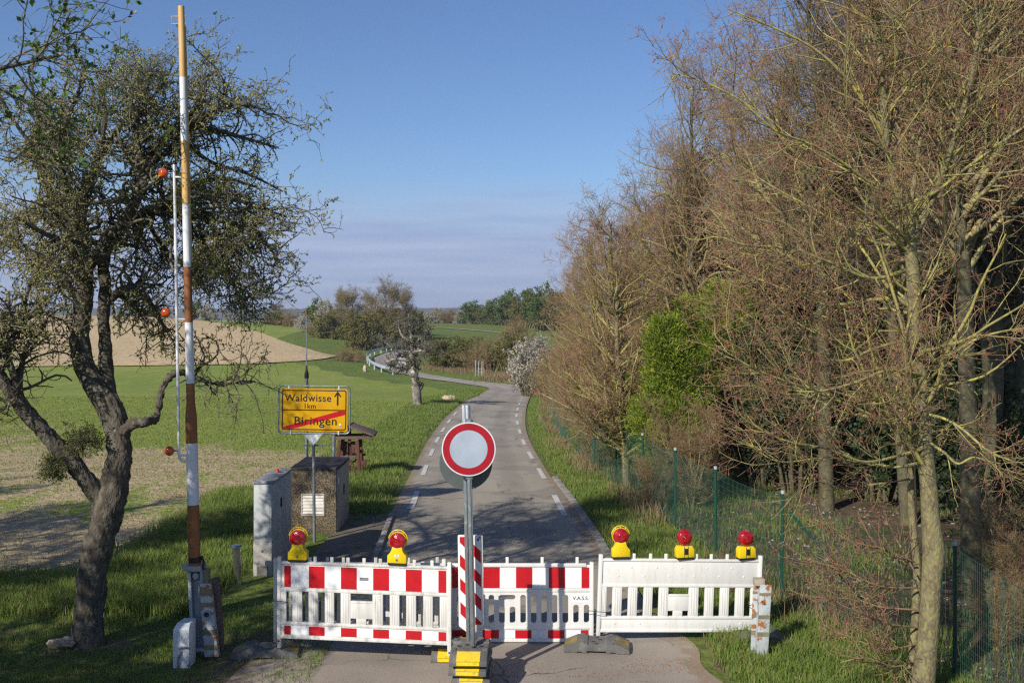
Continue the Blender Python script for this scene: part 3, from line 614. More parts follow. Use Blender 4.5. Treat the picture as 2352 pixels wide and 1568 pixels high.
    w = .012*np.sin(co[:, 0]*19+co[:, 2]*5)*np.sin(co[:, 1]*17+co[:, 2]*4)+.006*np.sin(co[:, 2]*9+co[:, 0]*31)+.006*np.sin(co[:, 0]*71+co[:, 1]*63+co[:, 2]*29)
    q = co*np.array([1.3, 1.3, .22])+.03*np.sin(co[:, [2, 0, 1]]*21); ridge = np.abs(np.sin(q[:, 0]*52+np.sin(q[:, 2]*33)*1.7))*np.abs(np.sin(q[:, 1]*47+np.sin(q[:, 2]*41+q[:, 0]*30)*1.5)); w += .022*(ridge-.4)*np.clip((H+1-co[:, 2])/3, .3, 1)
    co += nn*w[:, None]; me.vertices.foreach_set('co', co.ravel()); me.update()
    lm2 = T.lines(limbs[3:], 24); T.tubes(lm2, 9, 0)
    up = cat_lev(T.lines([trunk[0][14:]], 24), T.lines([limbs[0][5:]], 24), T.lines([limbs[1][6:]], 24), T.lines([limbs[2][6:]], 24), lm2)
    L1 = T.spawn(up, 160, .12, 1, (35, 80), (.5, 1.3), 9, .28, .02, .5, .010, .4, .3)
    L2 = T.spawn(cat_lev(up, L1), 1350, .1, 1, (35, 85), (.28, .75), 7, .33, .0, .5, .0055, .5, .2)
    L3 = T.spawn(cat_lev(L1, L2), 8800, .12, 1, (35, 90), (.10, .34), 5, .36, .03, .6, .0035, .6, .2)
    droop = T.spawn(cat_lev(T.lines([limbs[1][8:]], 12), T.lines([limbs[11]], 12), T.lines([limbs[2][8:]], 12), T.lines([limbs[12]], 12)), 90, .1, 1, (40, 90), (.3, 1.0), 8, .28, -.16, .5, .006, .5, .2)
    dr2 = T.spawn(droop, 900, .1, 1, (35, 85), (.08, .3), 5, .32, -.05, .6, .0038, .6, .2)
    def clear(l):
        P = l[0]; px = 1176+(P[..., 0])*F/P[..., 1]; py = HOR-(P[..., 2]-H)*F/P[..., 1]
        k = ((px > 360) & (px < 470) & (P[..., 1] < 12.45) & (py < 1280)).any(1); return (P[~k], l[1][~k])
    L1, L2, L3, droop, dr2 = [clear(q) for q in (L1, L2, L3, droop, dr2)]
    T.tubes(L1, 6, 0); T.tubes(L2, 4, 1); T.tubes(L3, 3, 1); T.tubes(droop, 5, 1); T.tubes(dr2, 3, 1)
    tw = cat_lev(L3, dr2) if L3[0].shape[1] == dr2[0].shape[1] else L3
    hi = tw[0][:, 0, 2] > H-.6
    twh = (tw[0][hi], tw[1][hi])
    T.knobs(twh, 34000, (.011, .023), 2, .15, 1); T.leaves(twh, 26000, (.018, .042), 2, .5, 1, 1, .006, .5, .5); T.leaves(twh, 1100, (.03, .06), 3, .6, 1, 2, .01, .3, .5)
    T.flush('crown', [M['bark_fruit'], M['twig_fruit'], M['bud_fruit'], M['leaf_fresh']], root)
    for c in root.children: c.matrix_parent_inverse = Matrix.Translation(-Vector(root.location))
    # mistletoe balls in the tree
    for x, y, Z, rad, lb, dead in [(330,170,12.9,.40,'round mistletoe clump high in the top of the fruit tree',0),(120,1070,12.5,.20,'yellow-brown mistletoe clump hanging below the left limb of the fruit tree',1),(190,1010,12.6,.26,'dark mistletoe clump in the crotch between trunk and left limb',1),(470,620,12.6,.30,'hanging green mistletoe clump under the right side of the crown',0),(430,440,12.5,.28,'green mistletoe clump just right of the boom at middle height',0)]:
        c = at(x, y, Z); T = Tree(int(x)); n = 90; d = T.r.normal(size=(n, 3)); d /= np.linalg.norm(d, axis=1)[:, None]
        P = np.zeros((n, 5, 3)); P[:, 0] = 0
        for k in range(1, 5): P[:, k] = P[:, k-1]+(d+T.r.normal(size=(n, 3))*.25)*rad*.22
        if dead: P[:, :, 2] -= (P[:, :, 0]**2+P[:, :, 1]**2)*.8
        lv = (P, np.full((n, 5), .003)); l2 = T.spawn(lv, 500, .3, 1, (20, 60), (rad*.3, rad*.6), 4, .2, 0, .7, .002); T.tubes(lv, 3, 0); T.tubes(l2, 3, 0); T.leaves(l2, 1700, (.02, .045), 1, .3, 1, 1, .012, 0, .35)
        o = T.flush('mistletoe', [M['twig_fruit'], M['mistletoe']], None); o.location = c; tag(o, lb, 'mistletoe', 'mistletoe clumps in the old fruit tree')
fruit_tree()
# ------------------------------------------------------------------ leafy tree just outside the frame, overhanging the top left corner
def leafy_tree():
    T = Tree(21); base = Vector((-7.7, 6.7, 0))
    root = thing('leafy_tree', 'leafing tree overhanging the top left corner with fresh green leaves', 'tree', base)
    def w(*p): return [(a, b, c, r) for a, b, c, r in p]
    tr = T.lines([w((0,0,-.1,.2),(.05,0,1.5,.17),(0,.1,3,.15),(.1,.2,4.5,.12),(.2,.1,6,.09),(.1,.2,7.5,.05),(.2,.1,8.8,.02))], 30)
    lm = T.lines([w((0,.05,2.2,.09),(.6,.6,3.1,.07),(1.3,1.2,4.2,.05),(1.8,1.8,5.4,.03),(2.2,2.2,6.2,.015)), w((0,.1,3.2,.09),(-.8,.4,4.2,.06),(-1.6,.8,5.4,.03),(-2.0,1,6.2,.015)), w((.05,.1,3.7,.08),(1.0,1.2,5.0,.055),(2.4,2.2,5.9,.035),(3.6,2.8,6.4,.012)), w((.1,.2,4.6,.06),(.9,.2,5.6,.04),(1.7,.2,6.9,.015)), w((0,.1,2.7,.07),(-.6,-.9,3.8,.05),(-1.2,-1.5,5.0,.02)), w((.15,.1,5.2,.05),(.8,1.2,6.5,.03),(1.5,2.1,7.6,.012))], 16)
    T.tubes(tr, 12, 0); T.flush('trunk', [M['bark_fruit']], root, True)
    up = (tr[0][:, 10:][:, :16], tr[1][:, 10:][:, :16]); al = cat_lev(up, lm)
    L1 = T.spawn(al, 170, .15, 1, (30, 75), (.8, 1.6), 8, .2, .03, .5, .010, .35, .3); L2 = T.spawn(L1, 1300, .1, 1, (30, 80), (.3, .9), 6, .22, .0, .55, .005, .5, .2); L3 = T.spawn(L2, 6500, .1, 1, (30, 80), (.1, .35), 4, .25, .02, .6, .003, .6, .2)
    T.tubes(lm, 9, 0); T.tubes(L1, 5, 1); T.tubes(L2, 4, 1); T.tubes(L3, 3, 1)
    T.leaves(L3, 9000, (.04, .08), 2, .3, 1, 2, .012, .3, .55); T.leaves(L3, 1500, (.02, .035), 3, .6, 1, 3, .01, .3, .9)
    T.flush('crown', [M['bark_fruit'], M['twig_fruit'], M['leaf_fresh'], M['flower_pink']], root)
    return root
lt = leafy_tree()
LEAFY_SHADE = [(-10.8, 11.2, 1.05, .5), (-14.5, 12.5, 1.0, 2.6), (-18.0, 15.0, .9, 1.3), (-10.2, 2.2, .9, 2.0), (-8.4, 7.6, .62, 1.0), (-7.6, 3.6, .5, 4.0), (-11.5, 6.5, .8, 3.0)]
for x, y, s, rz in LEAFY_SHADE:          # more of the same row, behind and beside the viewer; they cast the foreground shade
    c = copy_tree(lt); c.location = (x, y, 0); c.scale = (s, s, s); c.rotation_euler = (0, 0, rz); c['label'] = 'leafing tree of the row at the left, outside the frame'; c['group'] = 'leafing trees outside the frame'
# ------------------------------------------------------------------ bare trees
def near_bare_tree():
    Zb = 10.8; s_ = F/Zb; T = Tree(31)
    def pl(pts): return [(*tuple(at(x, y, Zb+d)), w/2/s_) for x, y, w, d in pts]
    b = at(2122, 1620, Zb); root = thing('bare_tree', 'tall bare tree with twin trunk and yellow lichen standing in front of the mesh fence', 'tree', (b.x, Zb, 0))
    trunk = [pl([(2112,1640,78,0),(2120,1568,64,0),(2130,1480,56,0),(2136,1400,54,0),(2140,1320,54,0),(2145,1270,60,0),(2138,1200,50,0),(2133,1120,46,0),(2124,1034,44,.05),(2118,950,42,.05),(2112,860,42,.08),(2105,784,40,.1),(2100,700,40,.1),(2096,620,36,.1),(2090,560,32,.1),(2088,500,28,.1)]),
             pl([(2100,1600,44,.12),(2098,1500,34,.15),(2104,1400,30,.2),(2106,1300,28,.25),(2095,1200,26,.3),(2092,1100,24,.3),(2088,1000,24,.3),(2086,900,23,.3),(2084,784,22,.3),(2080,680,20,.3),(2070,560,17,.3),(2062,480,14,.3)])]
    ups = [pl(q) for q in [
        [(2090,520,26,.1),(2064,450,24,.1),(2048,400,22,.1),(2036,320,22,.1),(2026,200,20,0),(2018,100,19,0),(2010,0,17,-.1),(1998,-120,13,-.2),(1990,-260,8,-.3)],
        [(2092,570,22,.1),(2112,520,19,.1),(2135,475,18,.1),(2165,400,16,.0),(2190,325,16,-.1),(2212,250,15,-.1),(2232,175,14,-.2),(2246,75,12,-.2),(2238,0,11,-.2),(2240,-120,7,-.2)],
        [(2088,500,18,.1),(2102,400,14,.2),(2115,300,12,.3),(2127,150,11,.3),(2112,0,10,.4),(2105,-150,6,.4)],
        [(2093,466,14,.1),(2150,440,11,0),(2215,390,10,-.2),(2290,335,9,-.4),(2360,285,7,-.5),(2450,200,4,-.6)],
        [(2118,830,11,.05),(2170,820,9,0),(2240,780,8,-.1),(2300,762,7,-.2),(2380,750,5,-.3)],
        [(2120,950,10,.05),(2165,960,9,-.1),(2210,985,8,-.2),(2270,1035,7,-.4),(2330,1060,4,-.5)],
        [(2125,1010,10,.05),(2170,1040,8,-.2),(2200,1065,7,-.3),(2240,1050,6,-.4),(2300,1075,3,-.5)],
    ]]
    lf = [pl(q) for q in [
        [(2068,440,12,.1),(2000,420,11,-.1),(1930,370,9,-.3),(1860,330,8,-.5),(1780,300,6,-.7),(1700,230,5,-.8),(1620,190,4,-.8),(1545,168,2.5,-.8)],
        [(2040,330,12,.1),(1960,200,10,.0),(1880,120,8,-.1),(1790,70,6,-.2),(1670,20,3,-.3)],
        [(2090,560,13,.1),(2020,560,10,.3),(1940,520,9,.5),(1850,470,7,.7),(1760,420,5,.8),(1640,340,3,.9)],
        [(2085,620,13,.2),(2000,640,11,-.2),(1900,600,9,-.5),(1800,570,8,-.8),(1700,560,6,-1),(1600,520,3,-1.1)],
        [(2084,680,12,.3),(1990,690,11,.3),(1900,700,9,.3),(1810,668,8,.3),(1740,640,6,.3),(1640,600,3,.3)],
        [(2085,780,11,.3),(2010,800,10,.0),(1930,830,9,-.3),(1850,800,7,-.5),(1760,770,5,-.6),(1660,700,3,-.7)],
        [(2112,860,11,0),(2040,850,10,-.4),(1960,880,8,-.7),(1860,900,6,-.9),(1760,880,4,-1.0),(1680,840,2.5,-1.1)],
        [(2115,950,11,0),(2040,965,9,-.3),(1950,930,8,-.6),(1850,890,7,-.9),(1740,850,4,-1.2),(1640,790,2.5,-1.3)],
        [(2120,1030,11,0),(2050,1050,9,-.2),(1980,1060,8,-.4),(1900,1030,7,-.6),(1800,1010,5,-.8),(1700,960,3,-.9)],
        [(2120,1060,10,0),(2060,1072,9,-.1),(1990,1063,7,-.1),(1900,1050,6,-.1),(1790,1060,4,-.1),(1720,1020,2.5,0)],
        [(2086,990,11,.3),(2010,960,9,.5),(1920,940,7,.8),(1820,880,5,1.0),(1740,800,3,1.1)],
        [(2086,900,11,.3),(2000,860,9,.7),(1900,780,7,1.0),(1800,720,5,1.3),(1720,620,3,1.4)],
    ]]
    low = [pl(q) for q in [
        [(2100,1290,5,.1),(2030,1260,4,-.1),(1950,1240,3,-.2),(1870,1190,2,-.2)],[(2104,1350,5,.1),(2020,1345,4,-.1),(1940,1310,3,-.2),(1850,1285,2,-.3)],[(2106,1400,5,.1),(2010,1390,4,0),(1920,1350,3,.1),(1850,1310,2,.1)],
        [(2104,1440,5,.1),(2030,1430,4,-.2),(1960,1400,3,-.4),(1880,1370,2,-.5)],[(2100,1480,5,.1),(2040,1490,4,-.1),(1970,1470,3,-.2),(1900,1440,2,-.2)],[(2090,1100,5,.2),(2020,1110,4,.1),(1940,1120,3,0),(1860,1100,2,0)],
        [(2098,1520,5,.1),(2050,1530,4,-.2),(1990,1510,3,-.3),(1930,1520,2,-.3)],[(2106,1320,4,.1),(2060,1240,3,.1),(2030,1180,2.5,.1),(2000,1140,2,.1)]]]
    trunk = [[(a, b_, c, w_*(.84 if k == 0 else .66)) for a, b_, c, w_ in q] for k, q in enumerate(trunk)]; ups = [[(a, b_, c, w_*.78) for a, b_, c, w_ in q] for q in ups]; lf = [[(a, b_, c, w_*.8) for a, b_, c, w_ in q] for q in lf]
    T.tubes(T.lines(trunk, 50), 14, 0); u1 = T.lines(ups, 24)
    sel = ([0, 1, 2], [3, 4, 5, 6]); T.tubes((u1[0][sel[0]], u1[1][sel[0]]), 10, 0)
    T.flush('trunk', [M['bark_pale']], root, True)
    T.tubes((u1[0][sel[1]], u1[1][sel[1]]), 7, 0); l1 = T.lines(lf, 24); T.tubes(l1, 7, 0); lo = T.lines(low, 24); T.tubes(lo, 5, 1)
    body = T.lines([trunk[0][7:], trunk[1][5:]], 24)
    X1 = T.spawn(cat_lev(body, (u1[0][:3], u1[1][:3])), 80, .05, .95, (45, 80), (.9, 2.2), 11, .10, .06, .35, .009, .3, .2, bias=(-.9, -.2, .1), bw=.9)
    X1b = T.spawn(body, 44, .05, .95, (45, 85), (.4, 1.2), 8, .16, .04, .3, .007, .3, .2)
    main = cat_lev(l1, (u1[0], u1[1])); 
    L2 = T.spawn(main, 320, .2, 1, (25, 60), (.5, 1.3), 9, .12, .05, .5, .006, .35, .45); L2b = T.spawn(X1, 340, .15, 1, (25, 60), (.3, .9), 9, .12, .05, .5, .005, .35, .3)
    L2a = cat_lev(L2, L2b); L3 = T.spawn(L2a, 4300, .15, 1, (25, 65), (.15, .55), 6, .13, .04, .55, .0032, .5, .3); L3b = T.spawn(X1b, 300, .1, 1, (30, 70), (.1, .4), 6, .16, .03, .5, .003, .5, .2)
    L3c = T.spawn(lo, 330, .15, 1, (20, 55), (.2, .6), 6, .10, .03, .6, .0026, .5, .3)
    L4 = T.spawn(cat_lev(L3, L3b, L3c), 10500, .2, 1, (30, 70), (.04, .18), 3, .12, .03, .7, .0024, .7, .2)
    T.tubes(X1, 5, 0); T.tubes(X1b, 4, 0); T.tubes(L2a, 4, 0); T.tubes(L3, 3, 1); T.tubes(L3b, 3, 0); T.tubes(L3c, 3, 1); T.tubes(L4, 3, 1)
    T.knobs(L4, 19000, (.007, .013), 2, .4, 1, 2.2); T.knobs(L3, 6000, (.006, .012), 2, .3, 1, 2.2)
    T.flush('crown', [M['limb_lichen'], M['twig_red'], M['bud_red']], root)
    for c in root.children: c.matrix_parent_inverse = Matrix.Translation(-Vector(root.location))
near_bare_tree()
def proto_tree(name, label, cat, seed, hgt, rt, n1, l1, ang1, n2, n3, mats, buds=(9000, .008, .015), up1=.07, t0=.15, lean=.1, group=None, stems=1, n4=0, l2=(.5, 1.2), l3=(.15, .5), leaves=None, twr=.0035, bare_low=0.):
    T = Tree(seed); r = T.r; root = thing(name, label, cat, (0, 0, 0), group=group); tl = []
    for k in range(stems):
        a = r.uniform(0, 6.28); o = .12*(stems > 1)*np.array([math.cos(a), math.sin(a)]); dv = np.array([math.cos(a), math.sin(a)])*lean*hgt*(r.uniform(.6, 1.6) if stems > 1 else 1); hh = hgt*(r.uniform(.7, 1) if stems > 1 else 1); rk = rt*(r.uniform(.6, 1) if stems > 1 else 1)
        tl.append([(o[0]+dv[0]*t**1.4+r.normal()*.03*hgt*.3*t, o[1]+dv[1]*t**1.4+r.normal()*.03*hgt*.3*t, -.15+(hh+.15)*t, rk*(1-t)**.8+.012) for t in np.linspace(0, 1, 8)])
    tr = T.lines(tl, 26); T.tubes(tr, 9, 0); T.flush('trunk', [mats[0]], root, True)
    L1 = T.spawn(tr, n1, t0, .97, ang1, l1, 12, .11, up1, .5, .011, .3, .45); L2 = T.spawn(cat_lev(L1), n2, .15, 1, (25, 62), l2, 8, .13, .05, .5, .0055, .35, .35)
    L3 = T.spawn(L2, n3, .12, 1, (25, 68), l3, 5, .15, .04, .6, twr, .5, .25); T.tubes(L1, 6, 0); T.tubes(L2, 4, 0); T.tubes(L3, 3, 1); last = L3
    if n4: L4 = T.spawn(L3, n4, .2, 1, (30, 70), (.05, .22), 3, .12, .03, .7, twr*.85, .7, .2); T.tubes(L4, 3, 1); last = L4
    if buds: T.knobs(last, buds[0], buds[1:], 2, .2, 1, 2.1)
    if leaves: T.leaves(last, leaves[0], leaves[1:3], 3, .1, 1, 1, leaves[3], .2, .6)
    mm = [mats[1], mats[2], mats[3]]+([mats[4]] if len(mats) > 4 else [])
    T.flush('crown', mm, root); return root
def place(o, x, Z, s=1., rz=0., sz=None, label=None, tilt=(0, 0), X=None, name=None):
    X = (x-1176)*Z/F if X is None else X
    o.location = (X, Z, hz(X, Z)-.03); o.scale = (s, s, sz or s); o.rotation_euler = (tilt[0], tilt[1], rz)
    if label: o['label'] = label
    return o
G1 = 'bare trees of the wood on the right'
pA = proto_tree('bare_tree', 'slim bare tree with yellow lichened trunk rising at the edge of the verge', 'tree', 41, 7.3, .085, 80, (1.3, 3.0), (34, 62), 560, 4200, [M['bark_pale'], M['limb_lichen'], M['twig_yellow'], M['bud_red']], (9500, .009, .017), .075, .14, .05, G1, 1, 5200, (.4, 1.1), (.15, .5), twr=.0045)
pB = proto_tree('bare_tree', 'tall bare tree in the dense wood', 'tree', 42, 12, .16, 70, (2.0, 4.2), (35, 65), 470, 3300, [M['bark_dark'], M['limb_brown'], M['twig_yellow'], M['bud_red']], (5500, .012, .022), .07, .42, .04, G1, 1, 4500, (.7, 2.0), (.3, .9), twr=.005)
pC = proto_tree('bare_tree', 'dark trunked tree deep in the wood', 'tree', 43, 13, .17, 46, (1.6, 3.6), (35, 70), 420, 3600, [M['bark_dark'], M['bark_dark'], M['twig_dark'], M['bud_olive']], None, .05, .35, .06, G1, 2, 0, (.8, 2.0), (.3, 1.0), twr=.007)
pD = proto_tree('bare_shrub', 'reddish bare shrub', 'shrub', 44, 4.2, .045, 130, (.8, 1.9), (25, 65), 1000, 7500, [M['limb_brown'], M['limb_brown'], M['twig_red'], M['bud_red']], (9000, .009, .016), .05, .04, .28, 'bare reddish shrubs behind the mesh fence', 9, 0, (.35, 1.0), (.15, .5), twr=.0042)
# second lit tree stands where the photo shows it
place(pA, 1442, 24.0, .98, 1.2, .85, 'slim leaning tree with yellow lichened trunk between the verge and the green mesh fence', (0, -.055))
pA.rotation_euler = (0, -.05, .6)
place(pB, 1900, 21.5, .95, .5, .95, 'tall bare tree just behind the twin-trunk tree, left of it')
place(pC, 2260, 17.5, 1., .3, 1., 'dark forked tree right of the twin-trunk tree')
place(pD, 1790, 25.5, .7, .2, .7, 'reddish bare shrub among the trunks right of the thujas')
plist = [ # proto, x, Z, scale, rz, label
 (pA,1375,31,.92,2.0,'bare tree left of the slim lichened tree, leaning toward the road'),(pA,1330,38,.86,3.3,'small bare tree where the tree row meets the bend'),(pA,1425,34,1.0,4.1,'bare tree behind the slim lichened tree'),
 (pA,1550,29,1.2,5.0,'bare tree behind the left side of the bright thuja'),(pB,1610,28,.86,1.1,'bare tree behind the right side of the bright thuja'),(pA,1492,30,1.05,.4,'bare tree in the second row behind the thuja'),
 (pB,1790,26,.88,2.2,'broad bare tree between the thuja and the twin-trunk tree'),(pB,2000,24,1.05,3.0,'tall bare tree directly behind the twin-trunk tree'),(pB,1690,36,1.0,4.4,'tall bare tree in the back row of the wood'),
 (pC,2100,20,1.,1.9,'dark trunks close behind the twin-trunk tree'),(pC,2200,22,1.,2.9,None),(pC,2340,19,1.1,.9,None),(pC,2020,28,1.,5.2,None),(pC,2300,26,1.05,4.0,None),(pC,2390,23,1.1,2.4,None),(pB,2230,15.2,.9,5.5,'bare tree at the right frame edge behind the mesh fence'),
 (pC,1900,33,1.,.2,None),(pC,2150,31,1.05,1.4,None),(pB,2450,17,1.,2.7,None),(pC,1800,42,1.,3.6,None),(pC,2280,38,1.1,5.9,None),(pC,1980,45,1.1,.7,None),(pB,1560,45,.9,2.0,None),(pB,2100,40,1.,3.9,None),(pC,2420,33,1.1,4.9,None),(pC,1700,52,1.,2.1,None),(pC,2200,52,1.2,.1,None),(pC,1900,60,1.2,1.0,None),(pB,1470,52,.62,4.2,None),(pB,1400,62,.5,5.2,None)]
for p, x, Z, s, rz, lb in plist:
    c = copy_tree(p); place(c, x, Z, s, rz)
    c['label'] = lb or ('dark trunked tree deep in the right hand wood' if p is pC else 'bare tree in the far rows of the right hand wood')
slist = [(1590,21.8,.50,1.2),(1500,21.6,.26,2.4),(1345,36,.72,1.),(1325,46,.75,2.2),(1318,57,.85,3.),(1312,70,.85,4.),(1372,29,.5,5.),(1405,33,.7,.7),(1850,27,.7,3.9),(1345,44,.85,4.),(1345,60,1.0,1.3),(1430,36,.8,2.),(2345,13.2,.40,2.),(2290,12.6,.22,3.1),(1690,14.9,.15,1.9)]
for i, (x, Z, s, rz) in enumerate(slist):
    c = copy_tree(pD); place(c, x, Z, s, rz); c['label'] = ['reddish bare shrub of the row behind the mesh fence', 'low tangle of bare twigs at the foot of the wood'][0 if x < 1500 else 1]
# ------------------------------------------------------------------ leafy shrubs and evergreens
def foliage_mass(name, label, cat, seed, w, hgt, nleaf, size, mats, group=None, nst=26, blossom=None, lump=7, stem=True):
    """shrub of real stems, with leaves gathered in uneven clumps through its volume"""
    T = Tree(seed); r = T.r; root = thing(name, label, cat, (0, 0, 0), group=group)
    tl = []
    for k in range(nst):
        a = r.uniform(0, 6.28); q = r.uniform(.1, 1); e = np.array([math.cos(a)*q*w*.42, math.sin(a)*q*w*.42, hgt*(1-.45*q*q)*r.uniform(.6, .95)]); b = np.array([math.cos(a), math.sin(a), 0])*w*.12*q
        tl.append([(*(b*(1-t)+e*t+np.array([0, 0, hgt*.10*math.sin(t*3.14)])), .03*hgt/3*(1-t)+.006) for t in np.linspace(0, 1, 5)])
    tr = T.lines(tl, 12); L1 = T.spawn(tr, nst*10, .2, 1, (25, 70), (.18*hgt, .4*hgt), 6, .2, .04, .5, .004); L2 = T.spawn(L1, nst*70, .2, 1, (25, 75), (.06*hgt, .18*hgt), 4, .22, .03, .6, .003)
    T.tubes(tr, 5, 0); T.flush('stem', [mats[0]], root)
    T.tubes(L1, 4, 0); T.tubes(L2, 3, 0)
    T.leaves(L2, nleaf, size, 1, .1, 1, 1, .012*hgt, .3, .7)
    if blossom: T.leaves(L2, blossom, (size[0]*.9, size[1]*.9), 2, .3, 1, 1, .014*hgt, .3, .9)
    T.flush('foliage', [mats[0], mats[1]]+([mats[2]] if len(mats) > 2 else []), root); return root
def thuja():
    T = Tree(61); r = T.r; root = thing('thuja', 'bright yellow-green thuja behind the green mesh fence', 'conifer', (0, 0, 0), group='evergreen conifers behind the mesh fence')
    hgt, w = 5.4, 1.35
    tr = T.lines([[(0,0,-.1,.09),(.05,0,1.5,.07),(0,.05,3,.05),(0,0,5,.015)]], 20); T.tubes(tr, 8, 0); T.flush('trunk', [M['bark_dark']], root, True)
    n = 3000; t = .17+.83*r.uniform(0.0, 1, n)**.9; prof = w*np.clip(1.05-t, 0, 1)**.58*(.80+.24*np.sin(t*15+1)); a = r.uniform(0, 6.28, n); q = r.uniform(.55, 1.08, n); lob = 1+.26*np.sin(a*4+t*13)+.18*np.sin(a*7-t*24)
    kp = (np.sin(a*3+t*11)+np.sin(a*7-t*19)+.6*np.sin(t*37+a*5)) > -.75; t, a, q, prof, lob = t[kp], a[kp], q[kp], prof[kp], lob[kp]; n = len(t)
    c = np.c_[np.cos(a)*prof*q*lob, np.sin(a)*prof*q*lob, t*hgt]; ax = np.c_[np.cos(a)*.8, np.sin(a)*.8, np.full(n, .75)]
    # each spray: a flat fan of little fronds
    cs, axs = [], []
    for k in range(16):
        o = r.normal(size=(n, 3))*np.array([.10, .10, .09]); cs.append(c+ax*(.02*k)*r.uniform(.2, 1.2, (n, 1))+o); axs.append(ax+r.normal(size=(n, 3))*.35)
    T.quads(np.vstack(cs), (.08, .20), 0, .2, .17, np.vstack(axs))
    n = 1500; t = r.uniform(.17, .98, n); a = r.uniform(0, 6.28, n); q = r.uniform(.0, .6, n)*w*np.clip(1.05-t, 0, 1)**.62; T.quads(np.repeat(np.c_[np.cos(a)*q, np.sin(a)*q, t*hgt], 4, 0)+r.normal(size=(n*4, 3))*.1, (.14, .26), 0, .2, .6)
    T.flush('foliage', [M['leaf_thuja']], root); return root
th = thuja(); place(th, 1530, 22.9, .66, 0, .72, 'bright yellow-green thuja behind the green mesh fence, its left edge in full sun')
for x, Z, s, sz, lb in [(1600,27.5,.85,.84,'bright thuja adjoining the sunlit one on its right'),(1665,30,1.2,.80,'half shaded thuja behind the reddish twigs'),(1470,28.5,.8,.52,'low thuja at the left foot of the bright one'),(1372,33,.7,.32,'dark green conifer base glimpsed behind the mesh fence near the slim tree'),(1665,26.5,.9,.9,'dark shaded thuja behind the reddish twig tips'),(1750,27.5,1.1,.85,'thuja mostly hidden behind bare branches'),(1960,29,1.3,1.0,'thuja deep in the wood left of the twin-trunk tree')]:
    c = copy_tree(th); place(c, x, Z, s, x*.7, sz); c['label'] = lb
ivy = foliage_mass('ivy_thicket', 'dark ivy thicket in the shade of the wood', 'shrub', 62, 4.0, 4.6, 17000, (.07, .15), [M['bark_dark'], M['leaf_dark']], 'dark ivy thickets in the wood')
place(ivy, 1850, 27, 1.2, .4, 1.2, 'dark ivy thicket in the middle of the wood')
for i, (x, Z, s) in enumerate([(2050,34,1.4),(2250,29,1.2),(1700,31,1.2),(2380,24,1.1),(1560,38,1.1),(2150,44,1.7),(1900,44,1.8),(2350,40,1.7),(1650,50,1.8),(2250,60,2.3),(1950,66,2.6),(1760,25.5,.95),(1830,24,.8),(1920,25,1.0),(2010,23,.9),(2080,25,1.1),(2230,22,.9),(2330,20,1.0),(1480,44,.9),(1400,46,.8),(2330,17.5,.5)]):
    c = copy_tree(ivy); place(c, x, Z, s, i*1.7, s*(.9 if i % 2 else 1.15)); c['label'] = 'dark ivy thicket in the back of the wood'
# far shrubs
GF = 'hedge shrubs beyond the fields'
sG = foliage_mass('green_shrub', '', 'shrub', 63, 4.2, 3.2, 9000, (.08, .17), [M['twig_olive'], M['leaf_green']], GF)
sO = foliage_mass('olive_shrub', '', 'shrub', 64, 4.4, 3.2, 8000, (.07, .16), [M['twig_olive'], M['leaf_olive']], GF)
sB = foliage_mass('brown_shrub', '', 'shrub', 65, 4.0, 3.2, 2200, (.05, .10), [M['twig_red'], M['leaf_olive']], GF, nst=46)
sW = foliage_mass('blossoming_shrub', '', 'shrub', 66, 4.0, 3.2, 600, (.06, .12), [M['bark_dark'], M['leaf_olive'], M['blossom']], GF, blossom=11000)
tF = proto_tree('bare_tree', '', 'tree', 67, 9, .14, 64, (1.6, 3.6), (20, 55), 560, 3600, [M['bark_dark'], M['twig_olive'], M['twig_olive'], M['bud_olive']], (3000, .03, .06), .09, .2, .05, 'bare trees in the far hedge', 2, 0, (.6, 1.6), (.3, .9), twr=.012)
